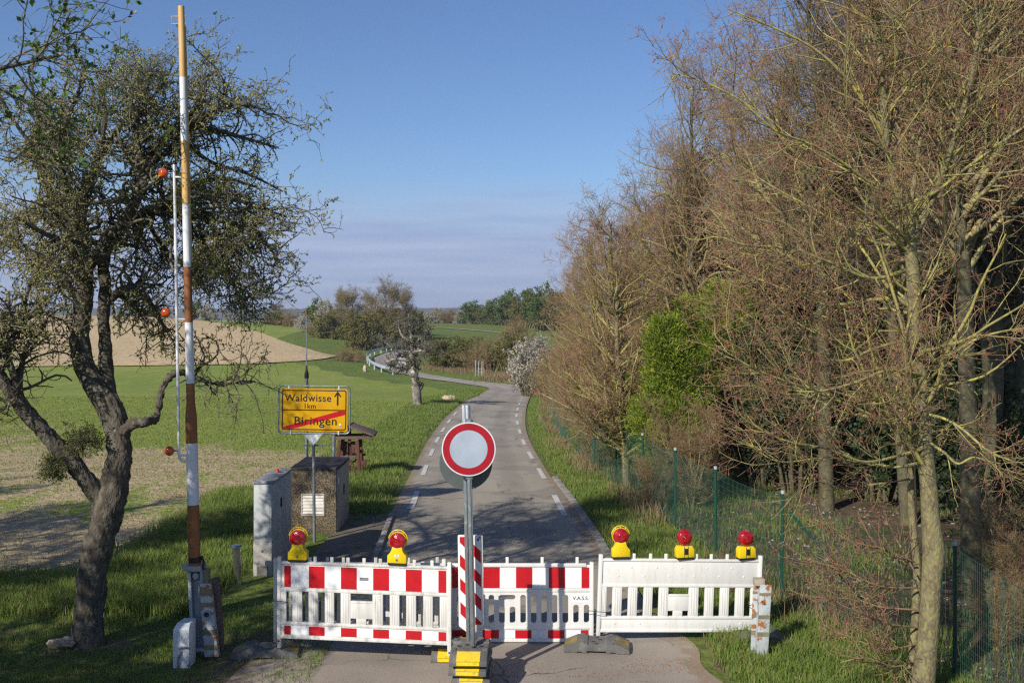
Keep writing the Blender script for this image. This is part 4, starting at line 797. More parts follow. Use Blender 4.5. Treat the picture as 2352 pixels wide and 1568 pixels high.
farl = [ # proto, x, y foot, Z, scale xy, scale z, label
 (sO,635,752,188,1.9,1.1,'olive shrub at the left end of the far hedge'),(sB,668,765,180,1.8,1.5,'brown shrub second from the left end of the far hedge'),(sW,700,778,170,1.5,1.3,'pale blossoming shrub low in the left far hedge'),
 (sB,735,790,160,1.8,1.6,'brown twiggy shrub in the middle of the left far hedge'),(sG,735,775,180,2.2,2.1,'green shrub standing tall in the left far hedge'),(sW,752,770,172,1.6,2.0,'upper blossoming shrub of the left far hedge'),(sO,770,800,150,2.0,1.9,'olive shrub before the brown trees of the left hedge'),
 (sO,815,822,135,1.9,2.2,'olive shrub left of the guardrail bend'),(sO,850,812,138,1.7,1.9,'olive shrub directly behind the guardrail bend'),(sB,795,848,112,1.2,.9,'low brown bramble at the hedge end in the green field'),(sB,820,845,116,1.0,.8,'low brown bramble beside the small boundary stone'),
 (sO,900,800,150,2.2,2.0,'olive shrub behind the gnarled field tree'),(sB,870,795,160,2.2,2.6,'brown thicket left of the tall far trees'),(sO,940,790,168,2.0,2.1,'olive shrub right behind the gnarled field tree'),
 (sO,1030,838,112,1.6,1.2,'yellowish olive shrub beside the inner curve of the road'),(sO,1062,836,112,1.6,1.3,'olive shrub in the centre of the roadside thicket'),(sB,1095,838,108,1.5,1.15,'brown shrub of the roadside thicket behind the field gate'),(sB,1130,838,106,1.6,1.3,'brown shrub right of the field gate'),(sO,1165,842,100,1.3,1.4,'olive shrub left of the white blossom bush'),(sB,1165,815,125,1.5,1.15,'tall brown shrub above the roadside thicket'),(sB,1190,800,130,1.8,1.7,'brown shrub above the white blossom bush'),
 (sW,1212,862,80,1.35,1.45,'large white blossoming bush beside the road bend'),(sB,1255,868,76,1.1,1.1,'brown shrub right of the white blossoming bush'),(sW,1240,820,100,1.4,1.2,'second white blossoming bush, above and behind the large one'),(sB,1275,880,68,1.0,1.3,'brown shrub where the mesh fence vanishes'),
 (sW,1000,744,243,2.3,1.3,'white blossoming bush at the left end of the upper hedge'),(sB,1035,745,240,2.2,1.35,'brown shrub of the upper hedge'),(sW,1060,746,236,1.6,1.1,'pale blossoming bush in the middle of the upper hedge'),(sG,1085,746,232,2.2,1.7,'fresh green shrub of the upper hedge'),(sO,1115,748,228,2.3,1.5,'olive shrub of the upper hedge'),(sG,1145,749,222,2.5,2.0,'green shrub right of centre in the upper hedge'),(sG,1175,750,215,2.6,2.4,'tall green shrub of the upper hedge'),(sO,1205,752,208,2.6,2.7,'tall olive shrub of the upper hedge'),(sG,1240,753,200,2.7,2.8,'green shrub at the right end of the upper hedge'),(sO,1275,753,200,2.7,2.8,'olive shrub at the right end of the upper hedge'),
 (sO,965,742,262,1.6,.8,'low olive shrub beyond the far road'),(sG,440,738,205,1.4,1.5,'green shrub on the hill crest'),(sW,478,741,205,1.6,1.3,'white blossoming shrub on the hill crest'),(sO,350,731,220,1.7,1.1,'olive shrub on the hill crest behind the brown field')]
prot = {id(p): False for p in (sG, sO, sB, sW)}
for i, (p, x, y, Z, s, sz, lb) in enumerate(farl):
    c = p if not prot[id(p)] else copy_tree(p); prot[id(p)] = True
    v = at(x, y, Z); c.location = (v.x, Z, min(v.z, hz(v.x, Z))-.1); c.scale = (s, s, sz); c.rotation_euler = (0, 0, i*2.3); c['label'] = lb; c['category'] = 'shrub'; c['group'] = GF
for i, (x, y, Z, s, sz, lb) in enumerate([(896,800,150,1.05,1.0,'tallest bare tree of the far hedge'),(925,800,155,.9,.85,'bare tree right of the tallest one in the far hedge'),(805,800,150,1.0,.82,'spreading bare tree in the left far hedge'),(850,800,165,.8,.75,'thin bare tree between the two broad ones of the far hedge'),(780,800,160,.8,.75,'small bare tree at the left of the spreading one'),(635,750,230,.9,.55,'pale thin tree above the left end of the far hedge')]):
    c = tF if i == 0 else copy_tree(tF); v = at(x, y, Z); c.location = (v.x, Z, hz(v.x, Z)-.1); c.scale = (s, s, sz); c.rotation_euler = (0, 0, i*1.9); c['label'] = lb; c['category'] = 'tree'; c['group'] = 'bare trees in the far hedge'
def field_tree():
    b = G(958, 931); Zb = b.y; s_ = F/Zb; T = Tree(71)
    def pl(pts): return [(*tuple(at(x, y, Zb+d)-b), w/2/s_) for x, y, w, d in pts]
    root = thing('gnarled_tree', 'small gnarled old fruit tree with whitish trunk foot alone in the green field', 'tree', b)
    tl = [pl([(959,940,24,0),(958,915,20,0),(957,895,22,0),(955,880,17,0),(951,860,16,0),(948,840,15,0),(945,820,14,0),(944,800,12,0),(946,780,9,0),(942,750,6,0),(938,720,3,0)]), pl([(960,897,12,0),(968,888,9,.0),(971,878,8,0)]), pl([(953,893,10,0),(947,886,7,0)]),
          pl([(950,830,10,0),(925,825,9,0),(905,826,9,0),(890,829,8,0),(886,815,5,0)]), pl([(946,812,9,0),(915,808,6,-.3),(890,790,4,-.6),(870,775,3,-.7)]), pl([(946,800,8,0),(970,770,5,.4),(985,755,3,.5)]), pl([(944,790,8,0),(920,765,5,.5),(915,735,3,.6)]), pl([(946,810,8,0),(968,805,5,-.6),(985,812,2.5,-.8)])]
    tr = T.lines(tl, 14); T.tubes(tr, 9, 0); T.flush('trunk', [mat('whitish_old_bark', (.12,.105,.085), (.25,.23,.20), 4, .4, .6, .95, bump=.8, c3=(.50,.48,.42), s3=3, lo3=.55, hi3=.65)], root, True)
    u = (tr[0][[0, 3, 4, 5, 6, 7]], tr[1][[0, 3, 4, 5, 6, 7]]); L1 = T.spawn(u, 75, .35, 1, (35, 85), (.5, 1.3), 7, .3, .0, .5, .014, .4, .3); L2 = T.spawn(L1, 800, .1, 1, (35, 85), (.2, .6), 5, .33, .0, .6, .010, .5, .2); L3 = T.spawn(L2, 3600, .1, 1, (35, 85), (.08, .25), 3, .3, 0, .7, .008)
    T.tubes(L1, 5, 0); T.tubes(L2, 3, 1); T.tubes(L3, 3, 1); T.leaves(L3, 5000, (.03, .07), 2, .2, 1, 1, .02, .2, .7)
    T.flush('crown', [M['bark_fruit'], mat('grey_lichen_twig', (.15,.14,.105), (.09,.08,.06), 3), mat('grey_lichen_tuft', (.19,.19,.125), rough=.9)], root)
field_tree()
# ------------------------------------------------------------------ grass
def blades(name, P, hgt, wid, m, seed=1, bend=.45, label=None, kind='stuff', cat='grass'):
    r = np.random.RandomState(seed); n = len(P); a = r.uniform(0, 6.28, n); d = np.c_[np.cos(a), np.sin(a), np.zeros(n)]; a2 = r.uniform(0, 6.28, n); l = np.c_[np.cos(a2), np.sin(a2), np.zeros(n)]*(hgt*bend*r.uniform(.2, 1, n))[:, None]
    up = np.array([0, 0, 1.]); w = d*(wid/2)[:, None]; mid = P+up*(hgt*.55)[:, None]+l*.35; tip = P+up*(hgt*r.uniform(.8, 1, n))[:, None]+l
    V = np.stack([P-w, P+w, mid-w*.75, mid+w*.75, tip], 1).reshape(-1, 3); b = np.arange(n)[:, None]*5; pn = np.sin(P[:, 0]*1.7+np.sin(P[:, 1]*.9)*2)*.5+.5; x1 = r.uniform(0, 1, n) < .03+.09*pn; x2 = (r.uniform(0, 1, n) < .15) & ~x1
    me = mesh_np(name, V, [(b[~x1]+np.array([[0, 1, 3, 2]]), 0), (b[~x1]+np.array([[2, 3, 4]]), 0), (b[x1]+np.array([[0, 1, 3, 2]]), 1), (b[x1]+np.array([[2, 3, 4]]), 1), (b[x2]+np.array([[0, 1, 3, 2]]), 2)], [m, M['grass_dry'], M['grass_lush']])
    return tag(link(name, me), label, cat, kind=kind)
def scatter(n, seed, xr, yr, dens, clump=.6):
    r = np.random.RandomState(seed); y = yr[0]*(yr[1]/yr[0])**r.uniform(0, 1, n); x = r.uniform(xr[0], xr[1], n)*1.0
    x = xr[0]+(xr[1]-xr[0])*r.uniform(0, 1, n)
    nz = (np.sin(x*2.9+np.sin(y*1.7)*2)+np.sin(y*2.3+x*1.1)+np.sin(x*7.1-y*5.3)*.8+np.sin(y*9.7+x*3.9)*.6)/3.4*.5+.5
    k = r.uniform(0, 1, n) < dens(x, y)*(1-clump+clump*nz*1.4); x, y = x[k], y[k]; return x, y, nz[k], r
def sm(v, a, b): t = np.clip((v-a)/(b-a), 0, 1); return t*t*(3-2*t)
def roadL(y): return np.interp(y, NEARL[:, 1], NEARL[:, 0])
def roadR(y): return np.interp(y, NEARR[:, 1], NEARR[:, 0])
def grasses():
    # left road verge, from the boxes to the bend
    def dl(x, y): d = roadL(y)-x; return sm(d, .05, .4)*(1-sm(d, 2.2, 3.2))*sm(y, 19.5, 22)*(y < 90)*(1-.95*((x > -4.2) & (x < -3.1) & (y < 20.8)))
    x, y, nz, r = scatter(330000, 1, (-6, 1.5), (18, 88), dl, .5); hh = r.uniform(.07, .20, len(x))*(.6+.9*nz); 
    blades('verge_grass', np.c_[x, y, h(x, y)-.01], hh, .005+.0004*y*r.uniform(.6, 1, len(x)), M['grass'], 2, .5, 'tall green grass along the left edge of the road')
    fX = lambda y: np.interp(y, [9, 11.6, 14.95, 17.3, 19.6, 24.8, 32, 50, 90], [5.6, 4.95, 3.87, 3.38, 3.07, 2.5, 2.05, 1.9, 3.2])
    def drr(x, y): d = x-roadR(y); return sm(d, .08, .4)*(1-.93*sm(x-fX(y), -.35, .15))*(y < 88)
    x, y, nz, r = scatter(620000, 3, (0, 6.2), (9, 88), drr, .35); hh = r.uniform(.06, .19, len(x))*(.6+.9*nz)
    blades('verge_grass', np.c_[x, y, h(x, y)-.01], hh, .0045+.0004*y*r.uniform(.6, 1, len(x)), M['grass'], 4, .5, 'green grass verge between the road and the mesh fence')
    # beyond and under the fence on the right, patchy
    def dw(x, y): return .32*sm(np.sin(x*1.3+y*.7)+np.sin(y*1.9-x*.8)+.3, .2, .9)*(x > 3.4)
    x, y, nz, r = scatter(120000, 5, (3.4, 12), (9, 30), dw, .6)
    blades('wood_grass', np.c_[x, y, h(x, y)-.01], r.uniform(.08, .26, len(x)), r.uniform(.006, .012, len(x)), M['grass'], 6, .6, 'patchy grass on the stony ground beyond the mesh fence')
    # left: long bright grass strip at the field edge and shorter lawn in front
    def df(x, y): return sm(y, 13.6, 14.6)*(1-sm(y, 15.6+(x < -4.7)*.0, 16.6))*(x < -4.3)
    x, y, nz, r = scatter(110000, 7, (-12, -4.2), (13, 17.5), df, .4); blades('long_grass', np.c_[x, y, h(x, y)-.01], r.uniform(.12, .30, len(x))*(.7+.5*nz), r.uniform(.006, .010, len(x)), M['grass'], 8, .55, 'long bright grass strip between lawn and sown field')
    def da(x, y): return sm(-x, 4.1, 4.5)*(y > 14)*(1-sm(-x, 6.0, 7.0))*(y < 24)
    x, y, nz, r = scatter(70000, 17, (-7, -4), (14, 24), da, .5); blades('long_grass', np.c_[x, y, h(x, y)-.01], r.uniform(.12, .32, len(x))*(.5+.7*nz), r.uniform(.007, .012, len(x)), M['grass'], 18, .55, 'long grass standing behind the grey cabinet')
    def dlw(x, y): return (.75-.45*np.exp(-((x+3)/1.0)**2))*(x < -1.9-.35*(13.5-y).clip(0, 5)*0)*(1-sm(y, 14.3, 15))
    x, y, nz, r = scatter(200000, 9, (-10, -2.2), (8, 15), dlw, .75); blades('lawn_grass', np.c_[x, y, h(x, y)-.01], r.uniform(.03, .10, len(x))*(.5+nz), r.uniform(.005, .009, len(x)), M['grass'], 10, .6, 'short patchy grass under the old fruit tree')
    # sown crop
    def dc(x, y): return ((roadL(y)-x > 2.3) & (y > 15.5))*np.interp(y, [15, 22, 30, 40], [.18, .35, .7, 1])*(1-.65*sm(np.sin(x*.9+y*2.1)+np.sin(y*3.3-x*.6), .0, .8)*(y < 34))
    x, y, nz, r = scatter(300000, 11, (-30, 0), (15.5, 62), lambda a, b: dc(a, b)*(np.abs(a) < b*.52+1), .5); blades('sown_crop', np.c_[x, y, h(x, y)-.01], r.uniform(.03, .075, len(x)), .005+.0006*y*r.uniform(.5, 1, len(x)), M['grass_crop'], 12, .7, 'young green crop sprouting in the tan field', cat='crop')
    # dry stalks along the fence
    fx = lambda y: fX(y)-.25
    def dd(x, y): return np.exp(-((x-fx(y)+.05)/.30)**2)*sm(np.sin(y*.9+1)+.5, -.2, .8)*(y > 12.5)
    x, y, nz, r = scatter(70000, 13, (.8, 5), (10, 75), dd, .6); blades('dry_grass', np.c_[x, y, h(x, y)-.01], r.uniform(.15, .55, len(x))*(.5+.7*nz), .004+.0004*y, M['grass_dry'], 14, .45, 'dry brown stalks along the foot of the mesh fence')
    px, py = [], []
    rr = np.random.RandomState(5)
    for a, b in [((985,843),(1080,857)),((1040,840),(1120,856)),((1130,868),(1200,873)),((1190,871),(1290,884)),((1230,890),(1290,905))]:
        for k in range(1800):
            t = rr.uniform(); g = G(a[0]*(1-t)+b[0]*t+rr.normal()*6, a[1]*(1-t)+b[1]*t+rr.normal()*1.5) if k % 60 == 0 else g
            px.append(g.x+rr.normal()*.9); py.append(g.y+rr.normal()*1.2)
    px, py = np.array(px), np.array(py); blades('dry_grass', np.c_[px, py, h(px, py)-.02], rr.uniform(.2, .65, len(px)), np.full(len(px), .03), M['grass_dry'], 15, .35, 'pale dry reeds beyond the far bend of the road')
grasses()
def stones():
    r = np.random.RandomState(9); n = 5200; x = r.uniform(3.8, 14, n); y = 9.5*(30/9.5)**r.uniform(0, 1, n); k = (x > np.interp(y, [9, 12, 15, 24, 34], [5.0, 4.0, 3.3, 2.7, 2.3])+.3) & (np.sin(x*1.7+y)+np.sin(y*1.3) > -.3); x, y = x[k], y[k]; n = len(x)
    s = .012+.06*r.uniform(0, 1, n)**3; ico = np.array([(0,0,1),(1,0,0),(0,1,0),(-1,0,0),(0,-1,0),(0,0,-1)], float); V = ico[None]*s[:, None, None]*r.uniform(.5, 1.2, (n, 6, 1))*np.array([1, 1, .5]); a = r.uniform(0, 6.28, n); c, s2 = np.cos(a), np.sin(a)
    V = np.stack([V[..., 0]*c[:, None]-V[..., 1]*s2[:, None], V[..., 0]*s2[:, None]+V[..., 1]*c[:, None], V[..., 2]], -1)+np.c_[x, y, h(x, y)+.01][:, None]
    tri = np.array([(0,1,2),(0,2,3),(0,3,4),(0,4,1),(5,2,1),(5,3,2),(5,4,3),(5,1,4)]); T_ = (np.arange(n)[:, None, None]*6+tri[None]).reshape(-1, 3)
    tag(link('stone_rubble', mesh_np('stone_rubble', V.reshape(-1, 3), [(T_, 0)], [M['chips']])), 'loose pale stones scattered on the dark ground in the wood', 'stones', kind='stuff')
    # fallen bud scales on the asphalt
    n = 1500; cx = np.array([G(*p)[:2] for p in [(1180,1540),(1560,1530),(1520,1520),(1450,1545),(1330,1555),(1600,1540)]])
    i = r.randint(len(cx), size=n); x = cx[i, 0]+r.normal(size=n)*.32; y = cx[i, 1]+r.normal(size=n)*.10
    q = r.uniform(0, 1, n) < .5; yy = 12.9+r.uniform(0, 1, n)**1.5*14; x = np.where(q, roadR(yy)-.05-np.abs(r.normal(size=n))*.10, x); y = np.where(q, yy, y)
    T = Tree(77); T.quads(np.c_[x, y, h(x, y)+.014+.001*y], (.008, .022), 0, 0, .5); me = mesh_np('leaf_litter', np.vstack(T.V), T.polys, [M['litter']]); tag(link('leaf_litter', me), 'rust brown bud scales and leaf bits swept together on the asphalt', 'litter', kind='stuff')
    def rock(name, c, s, seed, label, cat, sc=(1, 1, 1), m=None):
        bm = bmesh.new(); bmesh.ops.create_icosphere(bm, subdivisions=3, radius=s); rr = random.Random(seed)
        ph = [rr.uniform(0, 6) for _ in range(6)]
        for v in bm.verts:
            d = v.co.normalized(); k = 1+.18*math.sin(d.x*4+ph[0])*math.sin(d.y*5+ph[1])+.1*math.sin(d.z*7+ph[2]+d.x*6)+.05*math.sin(d.x*15+ph[3])
            v.co = Vector((v.co.x*sc[0], v.co.y*sc[1], v.co.z*sc[2]))*k
        me = bpy.data.meshes.new(name); bm.to_mesh(me); bm.free(); me.materials.append(m or M['stone']); tag(link(name, me, None, c), label, cat)
    g = G(1030, 920); rock('field_rock', g+Vector((0, 0, .12)), .32, 1, 'pale limestone lump in the grass right of the gnarled tree', 'rock', (1.3, .8, .75))
    g = G(838, 853); rock('boundary_stone', g+Vector((0, 0, .25)), .26, 2, 'small upright boundary stone on the verge below the guardrail', 'stone', (.75, .6, 1.4))
    rock('stone', at(128, 1476, 12.55)+Vector((0,0,0)), .075, 3, 'pale flat stone at the foot of the fruit tree, the left one', 'stone', (1.4, 1, .6)); rock('stone', at(152, 1474, 12.6), .085, 4, 'pale flat stone at the foot of the fruit tree, the right one', 'stone', (1.3, 1, .7))
stones()
# ------------------------------------------------------------------ traffic barriers
def slats(slots, z0, z1, x0, x1): 
    xs = [x0]; 
    for a, b in slots: xs += [a, b]
    xs.append(x1); return [(xs[i], xs[i+1]) for i in range(0, len(xs), 2)]
RED_A = [(.085,.165),(.385,.575),(.772,.962),(1.158,1.348),(1.545,1.735),(1.93,2.02)]
def barrier_grid(label, loc, rz, front=True, dirty=True, lean=0, roll=0):
    root = thing('barrier', label, 'barrier', loc, group='plastic traffic barriers across the road', rot=(lean, roll, rz))
    mb = MB(); pm = M['dirty_plastic'] if dirty else M['white_plastic']
    for a in (0, 2.035): mb.box(a, a+.045, -.026, .026, 0, 1.065)
    e0, e1 = .042, 2.038
    mb.box(e0, e1, -.012, .012, .69, 1.0); mb.box(e0, e1, -.024, .024, .985, 1.015); mb.box(e0, e1, -.022, .022, .668, .702); mb.box(e0, e1, -.022, .022, .275, .307)
    mb.box(e0, e1, -.012, .012, .14, .285); mb.box(e0, e1, -.024, .024, .112, .148)
    sl_ = [(.108,.184),(.301,.381),(.495,.577),(.688,.768),(.888,1.15),(1.273,1.355),(1.469,1.55),(1.666,1.749),(1.863,1.945)]
    for a, b in slats(sl_, 0, 0, e0, e1):
        mb.box(a, b, -.017, .017, .300, .675); n = 3
        if b-a > .05:
            for k in range(n): c = a+(b-a)*(k+1)/(n+1); mb.box(c-.004, c+.004, -.021, .021, .325, .655)
    mb.box(.886, 1.152, -.016, .016, .375, .575); mb.box(.955, 1.075, -.0155, .0155, .305, .38); mb.box(.89, 1.148, -.020, .020, .555, .578)
    for c in (.457,.66,.854,1.047,1.24,1.645,1.853) if front else (.44,.65,.845,1.235,1.425,1.63): mb.box(c-.019, c+.019, -.010, .010, 1.01, 1.078)
    if not front:
        for k, c in enumerate(np.linspace(.25, 1.85, 11)):
            z = .80 if k % 2 == 0 else .905
            mb.tube([(c, -.016, z), (c, -.010, z)], [.010, .017], 12)
        for c in np.linspace(.22, 1.82, 6): mb.tube([(c, -.016, .215), (c, -.010, .215)], [.010, .017], 12)
    mb.build('panel', pm, root, bevel=.005)
    if front:
        st = MB(); st.box(.085, 2.02, -.0145, -.0125, .715, .965); st.box(.085, 2.02, -.0145, -.0125, .160, .260)
        for a, b in RED_A: st.box(a, b, -.016, -.0143, .714, .966, 1); st.box(a, b, -.016, -.0143, .159, .261, 1)
        st.build('reflective_strip', [M['foil_white'], M['foil_red']], root)
        ti = MB(); ti.box(1.0, 1.10, -.0185, -.0165, .825, .853); ti.build('sticker', M['black_paint'], root); text('sticker_lettering', 'HANSCH', .022, M['foil_white'], root, (1.05, -.0188, .839))
        bl = MB(); bl.tube([(.02, -.03, .08), (.02, -.022, .08)], .012, 10); bl.tube([(2.057, -.03, .03), (2.057, -.022, .03)], .01, 10); bl.build('bolt', M['dark_metal'], root)
    return root
pA0 = at(638, 1488, 12.30); bA = barrier_grid('weathered red and white barrier at the left with two yellow lamps on its top rail', (pA0.x, 12.30, .13), -.135, True)
bB = barrier_grid('grimy white barrier standing hidden right behind the left red and white one', (at(629, 1490, 12.62).x, 12.62, .035), -.02, False)
bD = barrier_grid('plain white barrier at the right showing its dimpled back, with three lamps', (at(1369, 1476, 12.85).x, 12.85, .03), .12, False, False, 0, .036)
def barrier_round():
    X = at(1363, 1476, 12.85).x-2.12
    root = thing('barrier', 'clean red and white barrier in the middle with rounded slots and white name label', 'barrier', (X+1.06, 12.85, .0), group='plastic traffic barriers across the road', rz=.0)
    mb = MB(); W = 1.06
    def rr(x0, x1, z0, z1, r=.03, n=5):
        p = []
        for cx, cz, a in ((x1-r, z0+r, -90), (x1-r, z1-r, 0), (x0+r, z1-r, 90), (x0+r, z0+r, 180)):
            for k in range(n+1): t = R(a+90*k/n); p.append((cx+r*math.cos(t), cz+r*math.sin(t)))
        return p
    for a in (-W, W-.045): mb.box(a, a+.045, -.027, .027, 0, 1.0)
    mb.box(-W+.04, W-.04, -.012, .012, .64, .965); mb.box(-W+.04, W-.09, -.024, .024, .942, .984); mb.box(-W+.04, W-.04, -.024, .024, .635, .668); mb.box(-W+.04, W-.04, -.012, .012, .04, .215); mb.box(-W+.04, W-.04, -.023, .023, .175, .212); mb.box(-W+.04, W-.04, -.021, .021, .02, .055)
    for c in (-.86,-.43,0,.43,.86): mb.box(c-.019, c+.019, -.011, .011, .98, 1.06)
    # middle web with rounded openings
    holes = []
    for s in (-1, 1):
        for a, b in ((.161,.229),(.291,.360),(.42,.488),(.55,.617),(.68,.75)): holes.append((a, b, .253, .60) if s > 0 else (-b, -a, .253, .60))
        for a, b in ((.811,.878),(.94,1.007)): holes.append((a, b, .257, .48) if s > 0 else (-b, -a, .257, .48))
    holes += [(-.10, -.03, .253, .455), (.03, .10, .253, .455), (-.10, .10, .54, .60)]
    bm = bmesh.new()
    def ring(pts): vs = [bm.verts.new((x, 0, z)) for x, z in pts]; return [bm.edges.new((vs[i], vs[(i+1) % len(vs)])) for i in range(len(vs))]
    es = ring([(-W+.042, .21), (W-.042, .21), (W-.042, .64), (-W+.042, .64)])
    for x0, x1, z0, z1 in holes: es += ring(rr(x0, x1, z0, z1, min(.028, (z1-z0)*.45)))
    bmesh.ops.triangle_fill(bm, use_beauty=True, use_dissolve=False, edges=es)
    # drop the faces that fill a hole
    for f in list(bm.faces):
        c = f.calc_center_median()
        if any(x0+.002 < c.x < x1-.002 and z0+.002 < c.z < z1-.002 for x0, x1, z0, z1 in holes): bm.faces.remove(f)
    ret = bmesh.ops.extrude_face_region(bm, geom=list(bm.faces)); 
    for v in [g for g in ret['geom'] if isinstance(g, bmesh.types.BMVert)]: v.co.y += .034
    for v in bm.verts: v.co.y -= .017
    bmesh.ops.recalc_face_normals(bm, faces=bm.faces); me = bpy.data.meshes.new('slotted_web'); bm.to_mesh(me); bm.free(); me.materials.append(M['white_plastic']); link('slotted_web', me, root)
    mb.build('panel', M['white_plastic'], root, bevel=.005)
    st = MB(); st.box(-1.0, 1.0, -.0145, -.0125, .685, .935); st.box(-1.0, 1.0, -.0145, -.0125, .067, .166)
    for c in (-1.0,-.695,-.292,.108,.511,.913):
        a, b = (c, min(c+.2, 1.008)); st.box(max(a, -1.005), b, -.016, -.0143, .684, .936, 1); a -= .01; b -= .01; st.box(max(a, -1.005), b, -.016, -.0143, .066, .167, 1)
    st.build('reflective_strip', [M['foil_white'], M['foil_red']], root)
    lb = MB(); lb.box(.79, 1.012, -.0205, -.0185, .505, .612); lb.build('name_label', M['foil_white'], root); text('name_label_lettering', 'V.A.S.S.', .062, M['black_paint'], root, (.903, -.0208, .558), 1.05)
barrier_round()
def ties():
    def cord(label, pts, r=.004):
        mb = MB(); mb.tube([tuple(p) for p in catmull([tuple(p) for p in pts], 6)], r, 6); tag(mb.build('cable_tie', M['black_paint']), label, 'cable tie', 'black cable ties holding the barriers')
    cord('black cable tie joining the middle and the right barrier', [at(1349,1408,12.80), at(1352,1402,12.74), at(1375,1404,12.72), at(1395,1405,12.80), at(1400,1404,12.84)])
    cord('black cable tie at the left end of the left barrier', [at(626,1378,12.60), at(632,1379,12.24), at(650,1381,12.24), at(662,1382,12.30)])
    cord('black cable tie holding the right barrier to the rusty posts', [at(1693,1388,13.15), at(1715,1391,13.1), at(1735,1385,12.6), at(1752,1379,12.25)]); 
ties()
# ------------------------------------------------------------------ warning lamps
def disc_y(mb, cx, cz, r, y0, y1, n=32, mi=0, dome=0):
    ring = [(1.0, y0)]+[(k+e, y0-dome*math.sqrt(1-k*k)*(1 if e else .93)) for k in (.97,.88,.78,.68,.58,.48,.38,.28,.18) for e in (0, -.03)]+[(.001, y0-dome)] if dome else [(1, y0), (.001, y0)]
    pts = [(cx, y1, cz)]+[(cx, y, cz) for _, y in ring]; rs = [r]+[r*k for k, _ in ring]; mb.tube(pts, rs, n, mi)
def hooded_lamp(loc, label, rz=0, roll=0, sticker=False, screws=False):
    root = thing('warning_lamp', label, 'warning lamp', loc, group='warning lamps on the barriers', rot=(0, roll, rz))
    b = MB(); b.prism([(-.112,.012),(.112,.012),(.112,.10),(.085,.125),(.066,.16),(.058,.20),(-.058,.20),(-.066,.16),(-.085,.125),(-.112,.10)], -.055, .055); b.build('battery_case', M['lamp_yellow'], root, bevel=.008)
    k = MB(); k.box(-.105, .105, -.05, .05, -.012, .0125); k.build('foot', M['dark_metal'], root)
    # yellow collar round the lens and the bow above it
    c = MB(); n = 36; cz = .262
    outer = [(.104*math.cos(2*math.pi*i/n), cz+.104*math.sin(2*math.pi*i/n)) for i in range(n)]; inner = [(.098*math.cos(2*math.pi*i/n), cz+.098*math.sin(2*math.pi*i/n)) for i in range(n)]
    V = [(x, y, z) for y in (-.016, .030) for x, z in outer+inner]; Fc = []
    for i in range(n):
        j = (i+1) % n; Fc += [(i, j, n+j, n+i), (2*n+i, 3*n+i, 3*n+j, 2*n+j), (i, 2*n+i, 2*n+j, j), (n+i, n+j, 3*n+j, 3*n+i)]
    c.add(V, Fc); c.build('collar', M['lamp_yellow'], root, smooth=True)
    h_ = MB(); h_.tube([(.112*math.cos(a), 0, cz+.008+.118*math.sin(a)) for a in np.linspace(R(8), R(172), 20)], .006, 8)
    for a in (R(55), R(90), R(125)): h_.tube([(.10*math.cos(a), 0, cz+.10*math.sin(a)), (.114*math.cos(a), 0, cz+.008+.116*math.sin(a))], .005, 6)
    h_.build('handle', M['lamp_yellow'], root, smooth=True)
    l = MB(); disc_y(l, 0, cz, .0975, -.034, .034, 36, 0, .036); lo = l.build('lens', M['lens_red'], root, smooth=True)
    s = MB()
    if sticker: s.box(-.026, .026, -.0575, -.0545, .088, .112); s.build('sticker', M['foil_white'], root); text('sticker_digits', '1833', .018, M['black_paint'], root, (0, -.0580, .100))
    bo = MB()
    if screws:
        for x, z in ((-.018,.12),(.018,.12),(-.018,.085),(.018,.085),(0,.062)): bo.tube([(x, -.058, z), (x, -.054, z)], .004, 8)
    else: bo.tube([(0, -.062, .052), (0, -.054, .052)], .014, 12)
    bo.build('screw', M['galv'], root)
    return root
def plain_lamp(loc, label, rz=0):
    root = thing('warning_lamp', label, 'warning lamp', loc, group='warning lamps on the barriers', rot=(0, 0, rz))
    b = MB(); b.prism([(-.112,.012),(.112,.012),(.112,.115),(.088,.152),(-.088,.152),(-.112,.115)], -.055, .055); b.build('battery_case', M['lamp_yellow'], root, bevel=.007)
    k = MB(); k.box(-.105, .105, -.05, .05, -.012, .0125); k.build('foot', M['dark_metal'], root)
    l = MB(); disc_y(l, 0, .252, .093, -.03, .03, 36, 0, .035); disc_y(l, 0, .252, .097, -.008, .008, 36); l.box(-.03, .03, -.02, .02, .150, .172); l.build('lens', M['lens_red'], root, smooth=True)
    e = MB(); e.box(-.016, .016, -.012, .012, .343, .362); e.build('lug', M['lens_red'], root)
    s = MB(); s.box(-.023, .023, -.070, -.054, .055, .125); s.build('latch', M['dark_metal'], root, bevel=.004); s = MB()
    for x in (-.025, .025): s.tube([(x, -.060, .02), (x, -.064, .15), (x*.9, -.03, .168)], .0025, 6)
    s.build('wire_clip', M['galv'], root)
    return root
def on_barrier(b, u, z, dx=0):
    m = Matrix.Translation(b.location) @ b.rotation_euler.to_matrix().to_4x4(); return m @ Vector((u, 0, z))
hooded_lamp(on_barrier(bA, .25, 1.03), 'leftmost warning lamp with yellow hood bow, on the left barrier', -.05, .01)
hooded_lamp(on_barrier(bA, 1.445, 1.03), 'hooded warning lamp with a number sticker on the left barrier, right of its middle', -.12, .02, sticker=True)
hooded_lamp(on_barrier(bD, .27, 1.03), 'hooded warning lamp at the left end of the plain white barrier, with five small screws', .1, 0, screws=True)
plain_lamp(on_barrier(bD, 1.08, 1.03), 'warning lamp without hood in the middle of the plain white barrier', .2)
lp = plain_lamp(on_barrier(bD, 1.87, 1.03), 'hoodless warning lamp with string loop on top, rightmost of the five', .25)
